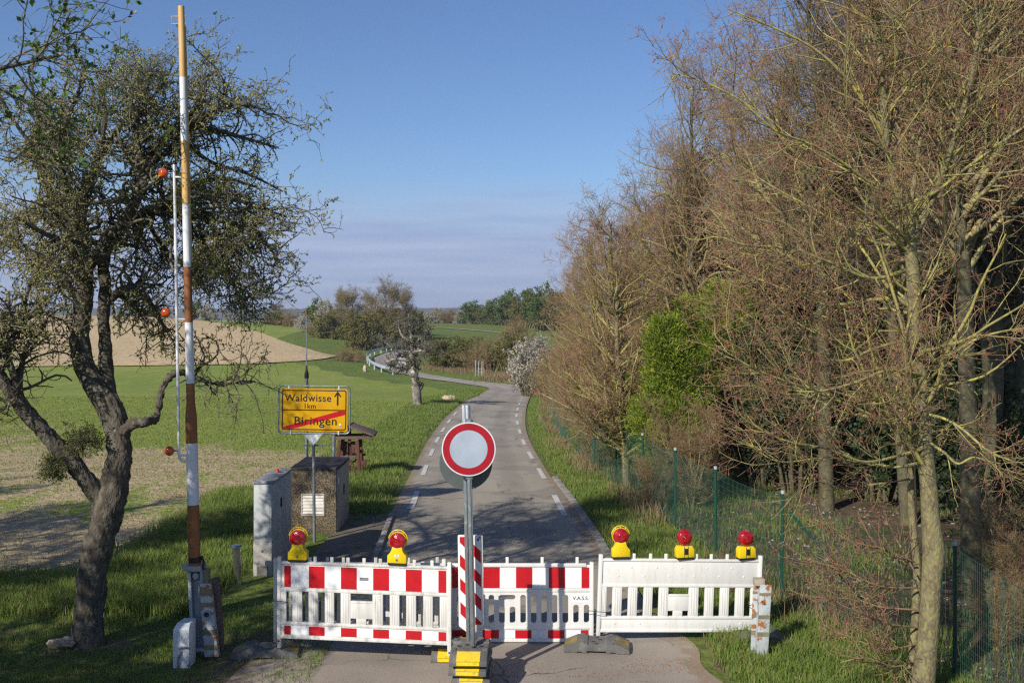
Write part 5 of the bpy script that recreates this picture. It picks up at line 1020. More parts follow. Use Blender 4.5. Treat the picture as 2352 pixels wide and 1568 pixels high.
mb = MB(); mb.tube([(0,-.02,.365),(.02,-.03,.355),(.014,-.04,.33),(-.012,-.035,.345),(-.016,-.02,.36),(0,-.02,.365)], .003, 6); mb.build('string_loop', M['old_wood'], lp)
# ------------------------------------------------------------------ rubber foot plates
def foot_plate(loc, rz, label, yellow=True, L_=.78, proto=[None]):
    if proto[0] is None:
        root = thing('foot_plate', label, 'foot plate', loc, rz, 'recycled rubber foot plates')
        mb = MB(); hl, hw, t = L_/2, .2, .11
        sec = [(-hl,.0),(-hl+.16,0),(-hl+.16,.012),(-hl+.22,.012),(-hl+.22,0),(-.11,0),(-.11,.025),(.11,.025),(.11,0),(hl-.22,0),(hl-.22,.012),(hl-.16,.012),(hl-.16,0),(hl,0),(hl,.05),(hl-.16,t),(.11,t),(.10,t-.016),(-.10,t-.016),(-.11,t),(-hl+.16,t),(-hl,.05)]
        mb.prism(sec, -hw, hw); 
        for s in (-1, 1):
            mb.box(-hl+.19, -.14, s*(hw-.03)-.028, s*(hw-.03)+.028, t-.002, t+.012); mb.box(.14, hl-.19, s*(hw-.03)-.028, s*(hw-.03)+.028, t-.002, t+.012)
        mb.build('rubber_body', M['rubber'], root, bevel=.006)
        for s in (-1, 1):
            y = MB(); a, b = (hl-.004, .0515), (hl-.155, .1098); 
            pts = [Vector((s*a[0], -.125, a[1])), Vector((s*a[0], .125, a[1])), Vector((s*b[0], .125, b[1])), Vector((s*b[0], -.125, b[1]))]; n = Vector((s*.36, 0, .93))*.003
            y.add([p+n*.2 for p in pts]+[p+n for p in pts], [(0,1,2,3),(4,7,6,5),(0,4,5,1),(1,5,6,2),(2,6,7,3),(3,7,4,0)]); y.box(min(s*(hl+.0005), s*(hl+.003)), max(s*(hl+.0005), s*(hl+.003)), -.12, .12, .012, .049); y.build('yellow_foil', M['yellow_worn'], root)
        for x, y_ in ((-.04, -.04), (.04, .04), (0, .12), (0, -.12)): hole = MB(); hole.box(x-.022, x+.022, y_-.022, y_+.022, .0935, .0965); hole.build('socket', M['black_paint'], root)
        proto[0] = root; return root
    c = copy_tree(proto[0]); c.location = loc; c.rotation_euler = (0, 0, rz); c['label'] = label; return c
sx = at(1083, 1500, 11.4).x
for k, (dx, dr, lb) in enumerate([(.0, .0, 'lowest rubber foot plate under the round sign'), (.015, .03, 'second rubber foot plate from the bottom under the round sign'), (-.005, -.02, 'third rubber foot plate from the bottom under the round sign'), (-.01, .015, 'topmost rubber foot plate with yellow sloping end, carrying the round sign')]):
    foot_plate((sx+dx, 11.38+(.0, .03, .01, -.01)[k], .11*k+.012), R(90)+dr-.05, lb)
foot_plate((at(1035, 1500, 12.5).x-.0, 12.48, .012), R(90)-.02, 'rubber foot plate with yellow end between the left barrier and the sign')
foot_plate((at(1369, 1500, 12.75).x, 12.62, .012), -.10, 'grey rubber foot plate under the joint of the middle and right barriers')
foot_plate((at(615, 1500, 12.5).x, 12.42, .0), .08, 'shaded rubber foot plate at the left end of the left barrier')
foot_plate((at(1748, 1490, 12.8).x, 12.95, .0), -.15, 'rubber foot plate half sunk in the grass behind the rusty posts')
dull = mat('grimy_yellow_foil', (.26,.19,.05), (.15,.12,.06), 6, .4, .6, .8, c3=(.34,.25,.05), s3=9, lo3=.55, hi3=.7)  # shade put into the yellow of the left plate; faded yellow on the others
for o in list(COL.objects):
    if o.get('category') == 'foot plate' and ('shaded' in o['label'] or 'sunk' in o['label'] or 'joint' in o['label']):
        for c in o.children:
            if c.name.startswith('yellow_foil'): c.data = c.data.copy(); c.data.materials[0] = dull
# ------------------------------------------------------------------ round signs, beacon
def round_sign(face_front, X, Y, zc, rdia, label, lean, post_z0, post_z1, dx):
    root = thing('road_sign', label, 'road sign', (X, Y, post_z0), rot=(0, lean, 0))
    p = MB(); hgt = post_z1-post_z0; w = .026; p.box(-w, w, .0, .045, 0, hgt); p.box(-.012, .012, -.010, .0005, 0, hgt); p.build('post', M['galv'], root, bevel=.004)
    z = zc-post_z0
    s = 1 if face_front else -1; y0 = -.030 if face_front else .075
    d = MB(); d.prism(disc_pts(0, z, rdia/2, 56), y0-.003, y0+.006); d.build('sign_plate', M['galv_dark'], root, smooth=False)
    if face_front:
        r2 = rdia/2
        d = MB(); d.prism(disc_pts(0, z, r2, 56), y0-.0055, y0-.0032); d.build('white_rim', M['sign_rim'], root)
        d = MB(); d.prism(disc_pts(0, z, r2*.955, 56), y0-.0080, y0-.0057); d.build('red_ring', mat('aged_red_foil', (.36,.008,.02), (.30,.007,.016), 5, rough=.4), root)
        d = MB(); d.prism(disc_pts(0, z, r2*.70, 56), y0-.0105, y0-.0082); d.build('white_disc', mat('mottled_white_foil', (.37,.43,.52), (.28,.33,.41), 3, .35, .7, .45, c3=(.50,.56,.64), s3=3.2, lo3=.5, hi3=.72), root)  # blue-grey white, mottled with paler patches
    for zz in (z+.30, z-.30): c = MB(); c.box(-.034, .034, -.012 if face_front else .04, .05, zz-.028, zz+.028); c.tube([(.030, .02, zz), (.055, .02, zz)], .009, 8); c.build('clamp', M['galv'], root)
    return root
t = at(1080, 1030, 11.35); bt = at(1087, 1490, 11.35)
round_sign(True, bt.x, 11.35, t.z, .585, 'round no-vehicles sign, white with red ring, on a steel post in the plate stack', -.0226, .44, at(1075, 930, 11.35).z, 0)
t2 = at(1070, 1064, 11.55); bt2 = at(1077, 1485, 11.55)
round_sign(False, bt2.x, 11.50, t2.z, .585, 'second round sign seen from its dark grey back, just behind the front one', -.0180, .44, at(1068, 929, 11.55).z, 0)
def beacon():
    X = at(1083, 1340, 11.72).x; root = thing('warning_beacon', 'upright red and white diagonal striped warning beacon behind the sign post', 'beacon board', (X, 11.72, .44), rot=(0, -.012, -.06))
    mb = MB(); mb.prism([(-.135,.11),(-.09,.075),(-.03,.03),(.03,.03),(.09,.075),(.135,.11),(.14,.13),(.14,1.13),(-.14,1.13),(-.14,.13)], -.025, .025); mb.box(-.03, .03, -.024, .024, -.06, .032); mb.build('beacon_body', M['white_plastic'], root, bevel=.008)
    st = MB(); st.box(-.118, .118, -.0285, -.0255, .135, 1.115)
    w, h0, h1 = .118, .135, 1.115
    def clip(poly, f):
        out = []
        for i in range(len(poly)):
            a, b = poly[i], poly[(i+1) % len(poly)]; fa, fb = f(a), f(b)
            if fa >= 0: out.append(a)
            if fa*fb < 0: t = fa/(fa-fb); out.append((a[0]+(b[0]-a[0])*t, a[1]+(b[1]-a[1])*t))
        return out
    for k in range(-1, 6):
        z0 = .02+k*.266; q = [(-w-.001, z0+.236), (-w-.001, z0+.369), (w+.001, z0+.369-.236), (w+.001, z0)]
        q = [(-w, z0+.236), (w, z0), (w, z0+.133), (-w, z0+.369)]
        for f in (lambda p: p[1]-h0, lambda p: h1-p[1]): q = clip(q, f) if q else q
        if len(q) > 2: st.prism(q, -.0305, -.0284, 1)
    st.build('reflective_strip', [M['foil_white'], M['foil_red']], root)
    bl = MB(); bl.prism(disc_pts(.088, 1.085, .015, 20), -.0322, -.0306); bl.build('sticker', mat('blue_foil', (.03,.09,.45), rough=.4), root)
beacon()
# ------------------------------------------------------------------ boom barrier
def boom():
    Zb = 12.3; s_ = F/Zb; X0 = at(447, 1290, Zb).x; z0 = at(447, 1290, Zb).z; top = at(416, 15, Zb)
    root = thing('boom_barrier', 'raised boom gate with faded orange and white banded pole and grey steel stand', 'boom gate', (at(455, 1505, Zb).x, Zb, 0))
    inv = Matrix.Translation(-Vector(root.location))
    bands = [(15,178,'boom_orange'),(178,325,'boom_white'),(325,470,'boom_orange'),(470,613,'boom_white'),(613,740,'boom_brown'),(740,880,'boom_white'),(880,1017,'boom_brown'),(1017,1158,'boom_white'),(1158,1310,'boom_brown')]
    ms = ['boom_orange', 'boom_white', 'boom_brown']; mb = MB()
    def px(y): t = (1290-y)/1275; return 447+(416-447)*t
    def rad(y): return np.interp(y, [15, 600, 925, 958, 1300], [7.3, 8.8, 9.8, 13.2, 13.6])/s_
    for a, b, m in bands:
        ys = np.linspace(b, a, 6) if not (a == 880) else np.array([1017, 985, 958, 940, 925, 880]); mb.tube([at(px(y), y, Zb) for y in ys], [rad(y) for y in ys], 20, ms.index(m), cap=(a == 15 or a == 1158))
    # fin on the right side of the upper section
    for a, b, m in bands[:4]: mb.box(0, 0, 0, 0, 0, 0) if False else None
    o = mb.build('boom_pole', [M[m] for m in ms], root, smooth=True); o.matrix_parent_inverse = inv
    f = MB(); p = [at(px(y)+np.interp(y, [60, 600], [9.0, 10.2]), y, Zb+.01) for y in (60, 300, 600)]; f.tube(p, .008, 6); o = f.build('edge_strip', M['boom_orange'], root); o.matrix_parent_inverse = inv
    hk = MB(); hk.tube([at(410, 38, Zb), at(394, 38, Zb), at(394, 55, Zb), at(410, 55, Zb)], .006, 6)
    for y in (38, 55): hk.tube([at(410, y, Zb), at(427, y, Zb)], .008, 6)
    o = hk.build('hook', M['boom_orange'], root, smooth=True); o.matrix_parent_inverse = inv
    r = MB(); r.tube([at(400, 378, Zb-.02), at(404, 600, Zb-.02), at(408, 850, Zb-.02), at(411, 1040, Zb-.02), at(413, 1053, Zb-.02), at(420, 1058, Zb-.02), at(432, 1058, Zb-.02)], .0165, 10)
    for y in (407, 733, 1045): r.tube([at(np.interp(y, [378, 1050], [400, 411]), y, Zb-.02), at(px(y), y, Zb-.02)], .012, 8)
    o = r.build('lamp_rail', M['boom_white'], root, smooth=True); o.matrix_parent_inverse = inv
    for x, y in ((375, 398), (381, 718), (389, 1035)):
        l = MB(); c = at(x, y, Zb-.03); l.tube([c+Vector((0, .02, 0)), c+Vector((0, -.005, 0)), c+Vector((0, -.03, 0)), c+Vector((0, -.045, 0)), c+Vector((0, -.05, 0))], [.052, .058, .050, .03, .002], 24)
        o = l.build('lamp', M['lens_amber'], root, smooth=True); o.matrix_parent_inverse = inv
        k = MB(); k.tube([c+Vector((.05, .0, 0)), at(np.interp(y, [378, 1050], [400, 411]), y, Zb-.02)], .010, 8); k = k.build('lamp_arm', M['galv'], root); k.matrix_parent_inverse = inv
    # stand: leaning wide flange beam, striped guide box, dark post
    def leaning(x0, x1, xb0, xb1, yt, yb, d0, d1, m, name, extra=None):
        a, b, c, d = at(x0, yt, Zb+d0), at(x1, yt, Zb+d0), at(xb1, yb, Zb+d0), at(xb0, yb, Zb+d0); off = Vector((0, d1-d0, 0)); q = MB()
        P = [d, c, b, a]; q.add(P+[p_+off for p_ in P], [(0,1,2,3),(4,7,6,5),(0,4,5,1),(1,5,6,2),(2,6,7,3),(3,7,4,0)]); return q
    b_ = leaning(430, 437, 440, 447, 1302, 1510, -.03, .14, None, ''); b2 = leaning(458, 464, 468, 474, 1302, 1500, -.03, .14, None, '')
    b3 = leaning(436.5, 458.5, 446.5, 468.5, 1303, 1500, .05, .062, None, ''); b_.add(b2.v, b2.f); b_.add(b3.v, b3.f)
    o = b_.build('stand_beam', M['stand_grey'], root); o.matrix_parent_inverse = inv
    cp = leaning(418, 460, 420, 461, 1300, 1312, -.07, .17, None, ''); o = cp.build('stand_cap', M['stand_grey'], root, bevel=.004); o.matrix_parent_inverse = inv
    dk = MB(); c = at(440, 1300, Zb+.03); dk.tube([c+Vector((0,-.06,0)), c+Vector((0,.06,0))], .06, 20); dk.tube([at(449,1322,Zb-.05), at(449,1322,Zb+.05)], .035, 14); o = dk.build('pivot', M['stand_grey'], root, smooth=True); o.matrix_parent_inverse = inv
    bx = leaning(458, 481, 470, 502, 1340, 1508, -.06, .04, None, ''); o = bx.build('guide_box', M['rusty'], root, bevel=.004); o.matrix_parent_inverse = inv
    for ya, yb_ in ((1352, 1368), (1383, 1394), (1446, 1458), (1480, 1492)):
        xa = lambda y: np.interp(y, [1340, 1508], [458, 470]); xb = lambda y: np.interp(y, [1340, 1508], [481, 502]); q = leaning(xa(ya)-.6, xb(ya)+.6, xa(yb_)-.6, xb(yb_)+.6, ya, yb_, -.064, .0, None, ''); o = q.build('band', M['olive_band'], root); o.matrix_parent_inverse = inv
    hb = MB(); c = at(476, 1409, Zb-.06); hb.tube([c+Vector((0,-.03,0)), c+Vector((0,.0,0))], .045, 20); o = hb.build('lock', M['stand_grey'], root, smooth=True); o.matrix_parent_inverse = inv
    hb = MB(); hb.tube([c+Vector((0,-.034,0)), c+Vector((0,-.0305,0))], .030, 20); o = hb.build('lock_opening', M['black_paint'], root); o.matrix_parent_inverse = inv
    pk = leaning(484, 500, 500, 512, 1330, 1498, .06, .16, None, ''); o = pk.build('rear_post', M['wood_grey'], root, bevel=.004); o.matrix_parent_inverse = inv
    cw = leaning(460, 478, 462, 478, 1308, 1340, -.02, .09, None, ''); o = cw.build('hinge_block', M['olive_band'], root, bevel=.01); o.matrix_parent_inverse = inv
    kn = leaning(440, 464, 450, 474, 1488, 1495, -.08, .10, None, ''); o = kn.build('base_flange', M['stand_grey'], root); o.matrix_parent_inverse = inv
    tp = MB(); tp.tube([at(448, y, Zb) for y in (1290, 1278)], rad(1290)*1.08, 20)
    for k in range(3): tp.tube([at(433+29*math.sin(a)*.5+14.5, 1276+k*6+math.sin(a*2+k)*2, Zb-math.cos(a)*.0) for a in ()], .004) if False else None
    tp.tube([at(463, 1275, Zb-.02), at(468, 1290, Zb-.02), at(466, 1308, Zb-.02)], .014, 8); o = tp.build('black_strap', M['black_paint'], root, smooth=True); o.matrix_parent_inverse = inv
boom()
def small_things():
    # white chamfered concrete box beside the boom stand
    Zb = 11.95; a = at(397, 1534, Zb); root = thing('white_stump', 'small white chipped box with sloping top beside the boom stand', 'marker box', (a.x, Zb, 0)); w, hh = .185, .50
    mb = MB(); V = [(0,0,-.05),(w,0,-.05),(w,.26,-.05),(0,.26,-.05),(0,0,hh-.06),(w,0,hh-.06),(w,.26,hh-.06),(0,.26,hh-.06),(.03,.06,hh),(w,.05,hh-.005),(w,.26,hh),(.05,.26,hh)]
    mb.add(V, [(0,3,2,1),(0,1,5,4),(1,2,6,5),(2,3,7,6),(3,0,4,7),(4,5,9,8),(5,6,10,9),(6,7,11,10),(7,4,8,11),(8,9,10,11)]); mb.build('box_body', mat('chipped_white_paint', (.66,.68,.70), (.58,.60,.62), 9, rough=.7, c3=(.20,.17,.13), s3=9, lo3=.62, hi3=.68, bump=.3), root, bevel=.006)
    k = MB(); k.tube([(w*.45,-.01,.22),(w*.6,-.03,.25),(w*.9,-.02,.24),(w+.02,-.01,.22)], .010, 8); k.tube([(w*.35,-.012,0),(w*.36,-.03,.1),(w*.5,-.012,.2)], .012, 8); k.build('bracket', M['galv'], root, smooth=True)
    # vent pipe
    g = at(543, 1346, 15.5); root = thing('vent_pipe', 'short shiny steel vent pipe with flat cap in the grass left of the cabinets', 'vent pipe', (g.x, 15.6, 0), rot=(0, -.05, 0))
    mb = MB(); mb.tube([(0,0,-.1),(0,0,.56)], .058, 24); mb.tube([(0,0,.10),(0,0,.115)], .0605, 24); mb.build('pipe', mat('polished_steel', (.55,.53,.48), rough=.22, metal=.9), root, smooth=True); mb = MB(); mb.tube([(0,0,.575),(0,0,.60)], .083, 28); mb.build('cap', M['galv'], root, smooth=False)
    # tall grey cabinet
    root = thing('utility_cabinet', 'tall narrow grey utility cabinet with orange lamp on its lid', 'cabinet', (-4.0, 16.15, 0)); W_, D_, H_ = .285, 1.44, 1.42
    mb = MB(); mb.box(0, W_, 0, D_, -.1, .505); mb.build('plinth', M['concrete'], root, bevel=.004)
    mb = MB(); mb.box(.006, W_-.006, .006, D_-.006, .505, H_); mb.build('cabinet_body', M['cabinet_grey'], root, bevel=.004)
    mb = MB(); mb.box(.028, W_-.028, -.004, .004, .53, H_-.03); mb.build('end_panel', M['cabinet_grey'], root, bevel=.003); mb = MB(); mb.box(W_-.010, W_+.004, .03, D_*.49, .53, H_-.03); mb.box(W_-.010, W_+.004, D_*.5, D_-.03, .53, H_-.03); dr = mb.build('side_door', M['cabinet_grey'], root, bevel=.003)
    mb = MB(); mb.box(W_+.004, W_+.020, D_*.42, D_*.46, .95, 1.10); mb.build('handle', M['black_paint'], dr, bevel=.004)
    mb = MB(); L = .012; mb.add([(-L,-L,H_),(W_+L,-L,H_),(W_+L,D_+L,H_),(-L,D_+L,H_),(-L,-L,H_+.025),(W_+L,-L,H_+.025),(W_+L,D_+L,H_+.025),(-L,D_+L,H_+.025),(W_*.5,.02,H_+.05),(W_*.5,D_-.02,H_+.05)], [(0,3,2,1),(0,1,5,4),(1,2,6,5),(2,3,7,6),(3,0,4,7),(4,5,8),(6,7,9),(5,6,9,8),(7,4,8,9)]); mb.build('lid', M['lid_lichen'], root)
    mb = MB(); mb.tube([(W_*.60,D_*.62,H_+.045),(W_*.60,D_*.62,H_+.075),(W_*.60,D_*.62,H_+.10),(W_*.60,D_*.62,H_+.108)], [.032,.032,.024,.004], 16); mb.build('lamp', M['lens_amber'], root, smooth=True)
    mb = MB(); mb.box(.055, W_-.055, -.003, .002, -.02, .15); mb.tube([(.14,-.003,.38),(.14,.002,.38)], .024, 16); mb.build('plinth_shadow_mark', M['rubber'], root)  # cast shadow of the vent pipe as a dark plate, round mark above
    mb = MB(); mb.box(W_+.0005, W_+.003, .9, 1.0, 1.20, 1.28); mb.build('number_plate', M['old_wood'], root)
    # concrete box
    root = thing('concrete_cabinet', 'squat exposed-aggregate concrete box with dark flat roof and metal louvre', 'cabinet', (-4.06, 19.2, 0)); W_, D_, H_ = .83, 1.42, 1.17
    mb = MB(); mb.box(0, W_, 0, D_, -.1, H_); mb.build('wall', M['pebble'], root, bevel=.008)
    mb = MB(); mb.box(-.012, W_+.022, -.014, D_+.012, H_, H_+.055); mb.build('roof', M['slate'], root, bevel=.006)
    mb = MB(); mb.box(W_, W_+.018, .03, D_-.02, .02, H_-.005); d = mb.build('door', M['door_grey'], root, bevel=.003); mb = MB(); mb.box(W_+.018, W_+.034, D_*.50, D_*.55, .62, .80); mb.build('handle', M['black_paint'], d, bevel=.004); mb = MB(); mb.box(W_+.0185, W_+.021, .10, .20, .90, 1.02); mb.build('plate', M['foil_white'], d)
    lv = MB(); x0, x1, z0, z1 = .19, .615, .34, .745
    for a in ((x0,x1,z0,z0+.022),(x0,x1,z1-.022,z1)): lv.box(a[0], a[1], -.020, .0, a[2], a[3])
    for a in ((x0,x0+.02),(x1-.02,x1)): lv.box(a[0], a[1], -.019, .0, z0+.021, z1-.021)
    for k in range(6):
        z = z0+.035+k*.0585; lv.add([(x0+.015,-.016,z),(x1-.015,-.016,z),(x1-.015,-.002,z+.052),(x0+.015,-.002,z+.052),(x0+.015,-.014,z-.002),(x1-.015,-.014,z-.002),(x1-.015,0,z+.05),(x0+.015,0,z+.05)], [(0,1,2,3),(4,7,6,5),(0,4,5,1),(1,5,6,2),(2,6,7,3),(3,7,4,0)])
    lv.build('louvre', M['alu'], root); bk = MB(); bk.box(x0+.01, x1-.01, -.0015, .001, z0+.01, z1-.01); bk.build('louvre_opening', M['black_paint'], root)
    # pole with small triangular plate
    g = at(722, 1245, 18.5); root = thing('sign_pole', 'thin grey pole with small triangular plate in front of the concrete box', 'pole', (g.x, 18.5, 0), rot=(0, -.008, 0)); mb = MB(); mb.tube([(0,0,-.05),(0,0,1.93)], .027, 14); mb.build('pole', M['galv'], root, smooth=True); mb = MB(); mb.prism([(-.165,1.92),(0,1.72),(.165,1.92)][::1], -.036, -.030); mb.build('triangle_plate', M['sign_rim'], root)
    mb = MB(); mb.box(-.19, .21, .028, .045, 1.70, 1.728); mb.build('crossbar', M['galv'], root)
small_things()
def town_sign():
    Z = 21.0; s_ = F/Z; L, Rr_, T_, B_ = 642, 795.5, 892.5, 990; cx = (L+Rr_)/2; c = at(cx, (T_+B_)/2, Z); w = (Rr_-L)/s_; hh = (B_-T_)/s_
    root = thing('town_sign', 'yellow place sign reading Waldwisse 1 km above Biringen struck through in red', 'town sign', (c.x, Z, 0), rot=(0, .012, .0)); zc = c.z
    def rrect(x0, x1, z0, z1, r, n=5):
        p = []
        for a, b, q in ((x1-r, z0+r, -90), (x1-r, z1-r, 0), (x0+r, z1-r, 90), (x0+r, z0+r, 180)):
            for k in range(n+1): t = R(q+90*k/n); p.append((a+r*math.cos(t), b+r*math.sin(t)))
        return p
    def fr(i): return rrect(-w/2+i, w/2-i, zc-hh/2+i, zc+hh/2-i, .045)
    mb = MB(); mb.prism(fr(0), -.006, .010); mb.build('sign_plate', M['foil_yellow'], root)
    ring = MB()
    def ringp(o_, i_, y0, y1):
        n = len(o_); V = [(x, y, z) for y in (y0, y1) for x, z in o_+i_]; Fc = []
        for k in range(n): j = (k+1) % n; Fc += [(k, j, n+j, n+k), (2*n+k, 3*n+k, 3*n+j, 2*n+j), (k, 2*n+k, 2*n+j, j), (n+k, n+j, 3*n+j, 3*n+k)]
        ring.add(V, Fc)
    ringp(fr(.024), [p for p in rrect(-w/2+.045, w/2-.045, zc-hh/2+.045, zc+hh/2-.045, .03)], -.0085, -.0062)
    ring.box(-w/2+.04, w/2-.04, -.0084, -.0062, zc-.012, zc+.010); ring.build('border', M['black_paint'], root)
    bar = MB(); x0, x1 = -w/2+.05, w/2-.05; z0, z1 = zc-hh/2+.05, zc-.015; bar.prism([(x0, z0), (x0+.20, z0), (x1, z1-.075), (x1, z1), (x1-.12, z1), (x0, z0+.035)], -.0080, -.0063); bar.build('red_bar', M['foil_red'], root)
    text('lettering', 'Waldwisse', .205, M['black_paint'], root, (-.125, -.0098, zc+.235), .97, 1.08); text('lettering', '1km', .150, M['black_paint'], root, (-.09, -.0098, zc+.075), .95, 1.06); text('lettering', 'Biringen', .235, M['black_paint'], root, (.03, -.0098, zc-.225), 1.04, 1.08)
    ar = MB(); ax = .47; ar.box(ax-.016, ax+.016, -.0098, -.0082, zc+.10, zc+.36); ar.prism([(ax-.075,zc+.275),(ax-.055,zc+.262),(ax,zc+.335),(ax+.055,zc+.262),(ax+.075,zc+.275),(ax,zc+.385)], -.0099, -.0083); ar.build('arrow', M['black_paint'], root)
    st = MB(); st.box(w/2-.165, w/2-.130, -.0105, -.0086, zc-hh/2+.085, zc-hh/2+.155); st.build('sticker', M['foil_white'], root); st = MB(); st.box(w/2-.158, w/2-.137, -.0118, -.0106, zc-hh/2+.092, zc-hh/2+.125); st.build('sticker_emblem', M['black_paint'], root)
    # tubular frame
    e = .045; pts = rrect(-w/2-e, w/2+e, zc-hh/2-e, zc+hh/2+e+.01, .08, 6); f = MB(); P = [(x, .01, z) for x, z in pts]; f.tube(P+[P[0]], .016, 10, cap=False); f.build('tube_frame', M['galv'], root, smooth=True)
    cl = MB()
    for x, z in ((-w/2+.16, zc+hh/2), (w/2-.18, zc+hh/2), (-w/2+.2, zc-hh/2-.055), (w/2-.18, zc-hh/2-.055)): cl.box(x-.010, x+.010, -.009, .02, z-.01, z+.065)
    cl.build('clip', M['sign_rim'], root)
    for x in (701, 764):
        q = MB(); xx = at(x, 1000, Z).x-c.x; q.tube([(xx, .045, -.05), (xx, .045, zc+hh/2+.02)], .032, 12); q.build('leg', M['galv'], root, smooth=True)
    # antenna behind
    g = at(702, 880, 21.6); root = thing('antenna_mast', 'thin antenna rod with red tip rising behind the yellow place sign', 'antenna', (g.x, 21.7, 0)); ztop = at(702, 718, 21.7).z
    mb = MB(); z1 = at(702, 868, 21.7).z; z2 = at(702, 850, 21.7).z; mb.tube([(0,0,0),(0,0,z1)], .036, 12); mb.build('mast', M['galv'], root, smooth=True); mb = MB(); mb.tube([(0,0,z1),(0,0,z1+.09),(0,0,z2),(0,0,z2+.12)], [.045,.045,.025,.012], 12); mb.build('insulator', M['black_paint'], root, smooth=True)
    mb = MB(); mb.tube([(0,0,z2+.1),(0,0,ztop-.04)], [.014,.009], 8); mb.build('rod', M['galv'], root, smooth=True); mb = MB(); mb.tube([(0,0,ztop-.04),(0,0,ztop)], .018, 8); mb.build('tip', M['foil_red'], root, smooth=True)
town_sign()
def wooden_stand():
    Z = 26.8; g = G(803, 1089); Z = g.y; s_ = F/Z
    root = thing('wooden_stand', 'dark brown wooden stand with small pitched roof behind the concrete box', 'wooden stand', (at(803, 1089, Z).x, Z, g.z)); zb = g.z
    q = lambda x, y: ((x-803)/s_, (at(x, y, Z).z-zb))
    def beam(p0, p1, wd, d0, d1, name, m, par=root):
        a = Vector((p0[0], 0, p0[1])); b = Vector((p1[0], 0, p1[1])); t = (b-a).normalized(); n = Vector((t.z, 0, -t.x))*wd/2; mb = MB(); P = [a-n, a+n, b+n, b-n]
        mb.add([p+Vector((0, d0, 0)) for p in P]+[p+Vector((0, d1, 0)) for p in P], [(0,1,2,3),(4,7,6,5),(0,4,5,1),(1,5,6,2),(2,6,7,3),(3,7,4,0)]); return mb.build(name, m, par, bevel=.004)
    for d0, d1 in ((-.30, -.22), (.22, .30)):
        beam(q(829, 1090), q(824, 1009), .085, d0, d1, 'leg', M['wood_brown']); beam(q(776, 1090), q(784, 1009), .085, d0, d1, 'leg', M['wood_brown'])
    beam(q(803, 1060), q(803, 975), .075, -.05, .05, 'centre_post', M['wood_brown'])
    beam(q(764, 1002), q(860, 1001), .075, -.33, -.305, 'eaves_beam', M['wood_grey']); beam(q(764, 1002), q(860, 1001), .075, .305, .33, 'eaves_beam', M['wood_grey'])
    beam(q(787, 1047), q(817, 1047), .09, -.335, -.305, 'crossbar', M['wood_grey']); beam(q(770, 1047), q(836, 1047), .06, .305, .33, 'crossbar', M['wood_grey'])
    beam(q(795, 1039), q(795, 1012), .10, -.12, -.09, 'board', M['wood_brown']); beam(q(813, 1039), q(813, 1012), .10, -.12, -.09, 'board', M['wood_brown'])
    beam(q(803, 1067), q(822, 1052), .05, -.21, -.18, 'brace', M['wood_brown']); beam(q(803, 1067), q(824, 1080), .05, -.179, -.15, 'brace', M['wood_brown']); beam(q(780, 1083), q(832, 1083), .075, -.335, -.305, 'sill', M['wood_grey']); beam(q(826, 1064), q(840, 1064), .12, .10, .14, 'side_board', M['wood_brown'])
    for s, (a, b) in ((1, (q(802, 974), q(863, 996))), (-1, (q(808, 974), q(744, 996)))):
        rf = beam(a, b, .05, -.42, .42, 'roof_slope', M['wood_grey'])
    beam(q(780, 996), q(788, 990), .06, -.3, .3, 'purlin', M['wood_brown']); beam(q(838, 996), q(846, 990), .06, -.3, .3, 'purlin', M['wood_brown'])
wooden_stand()
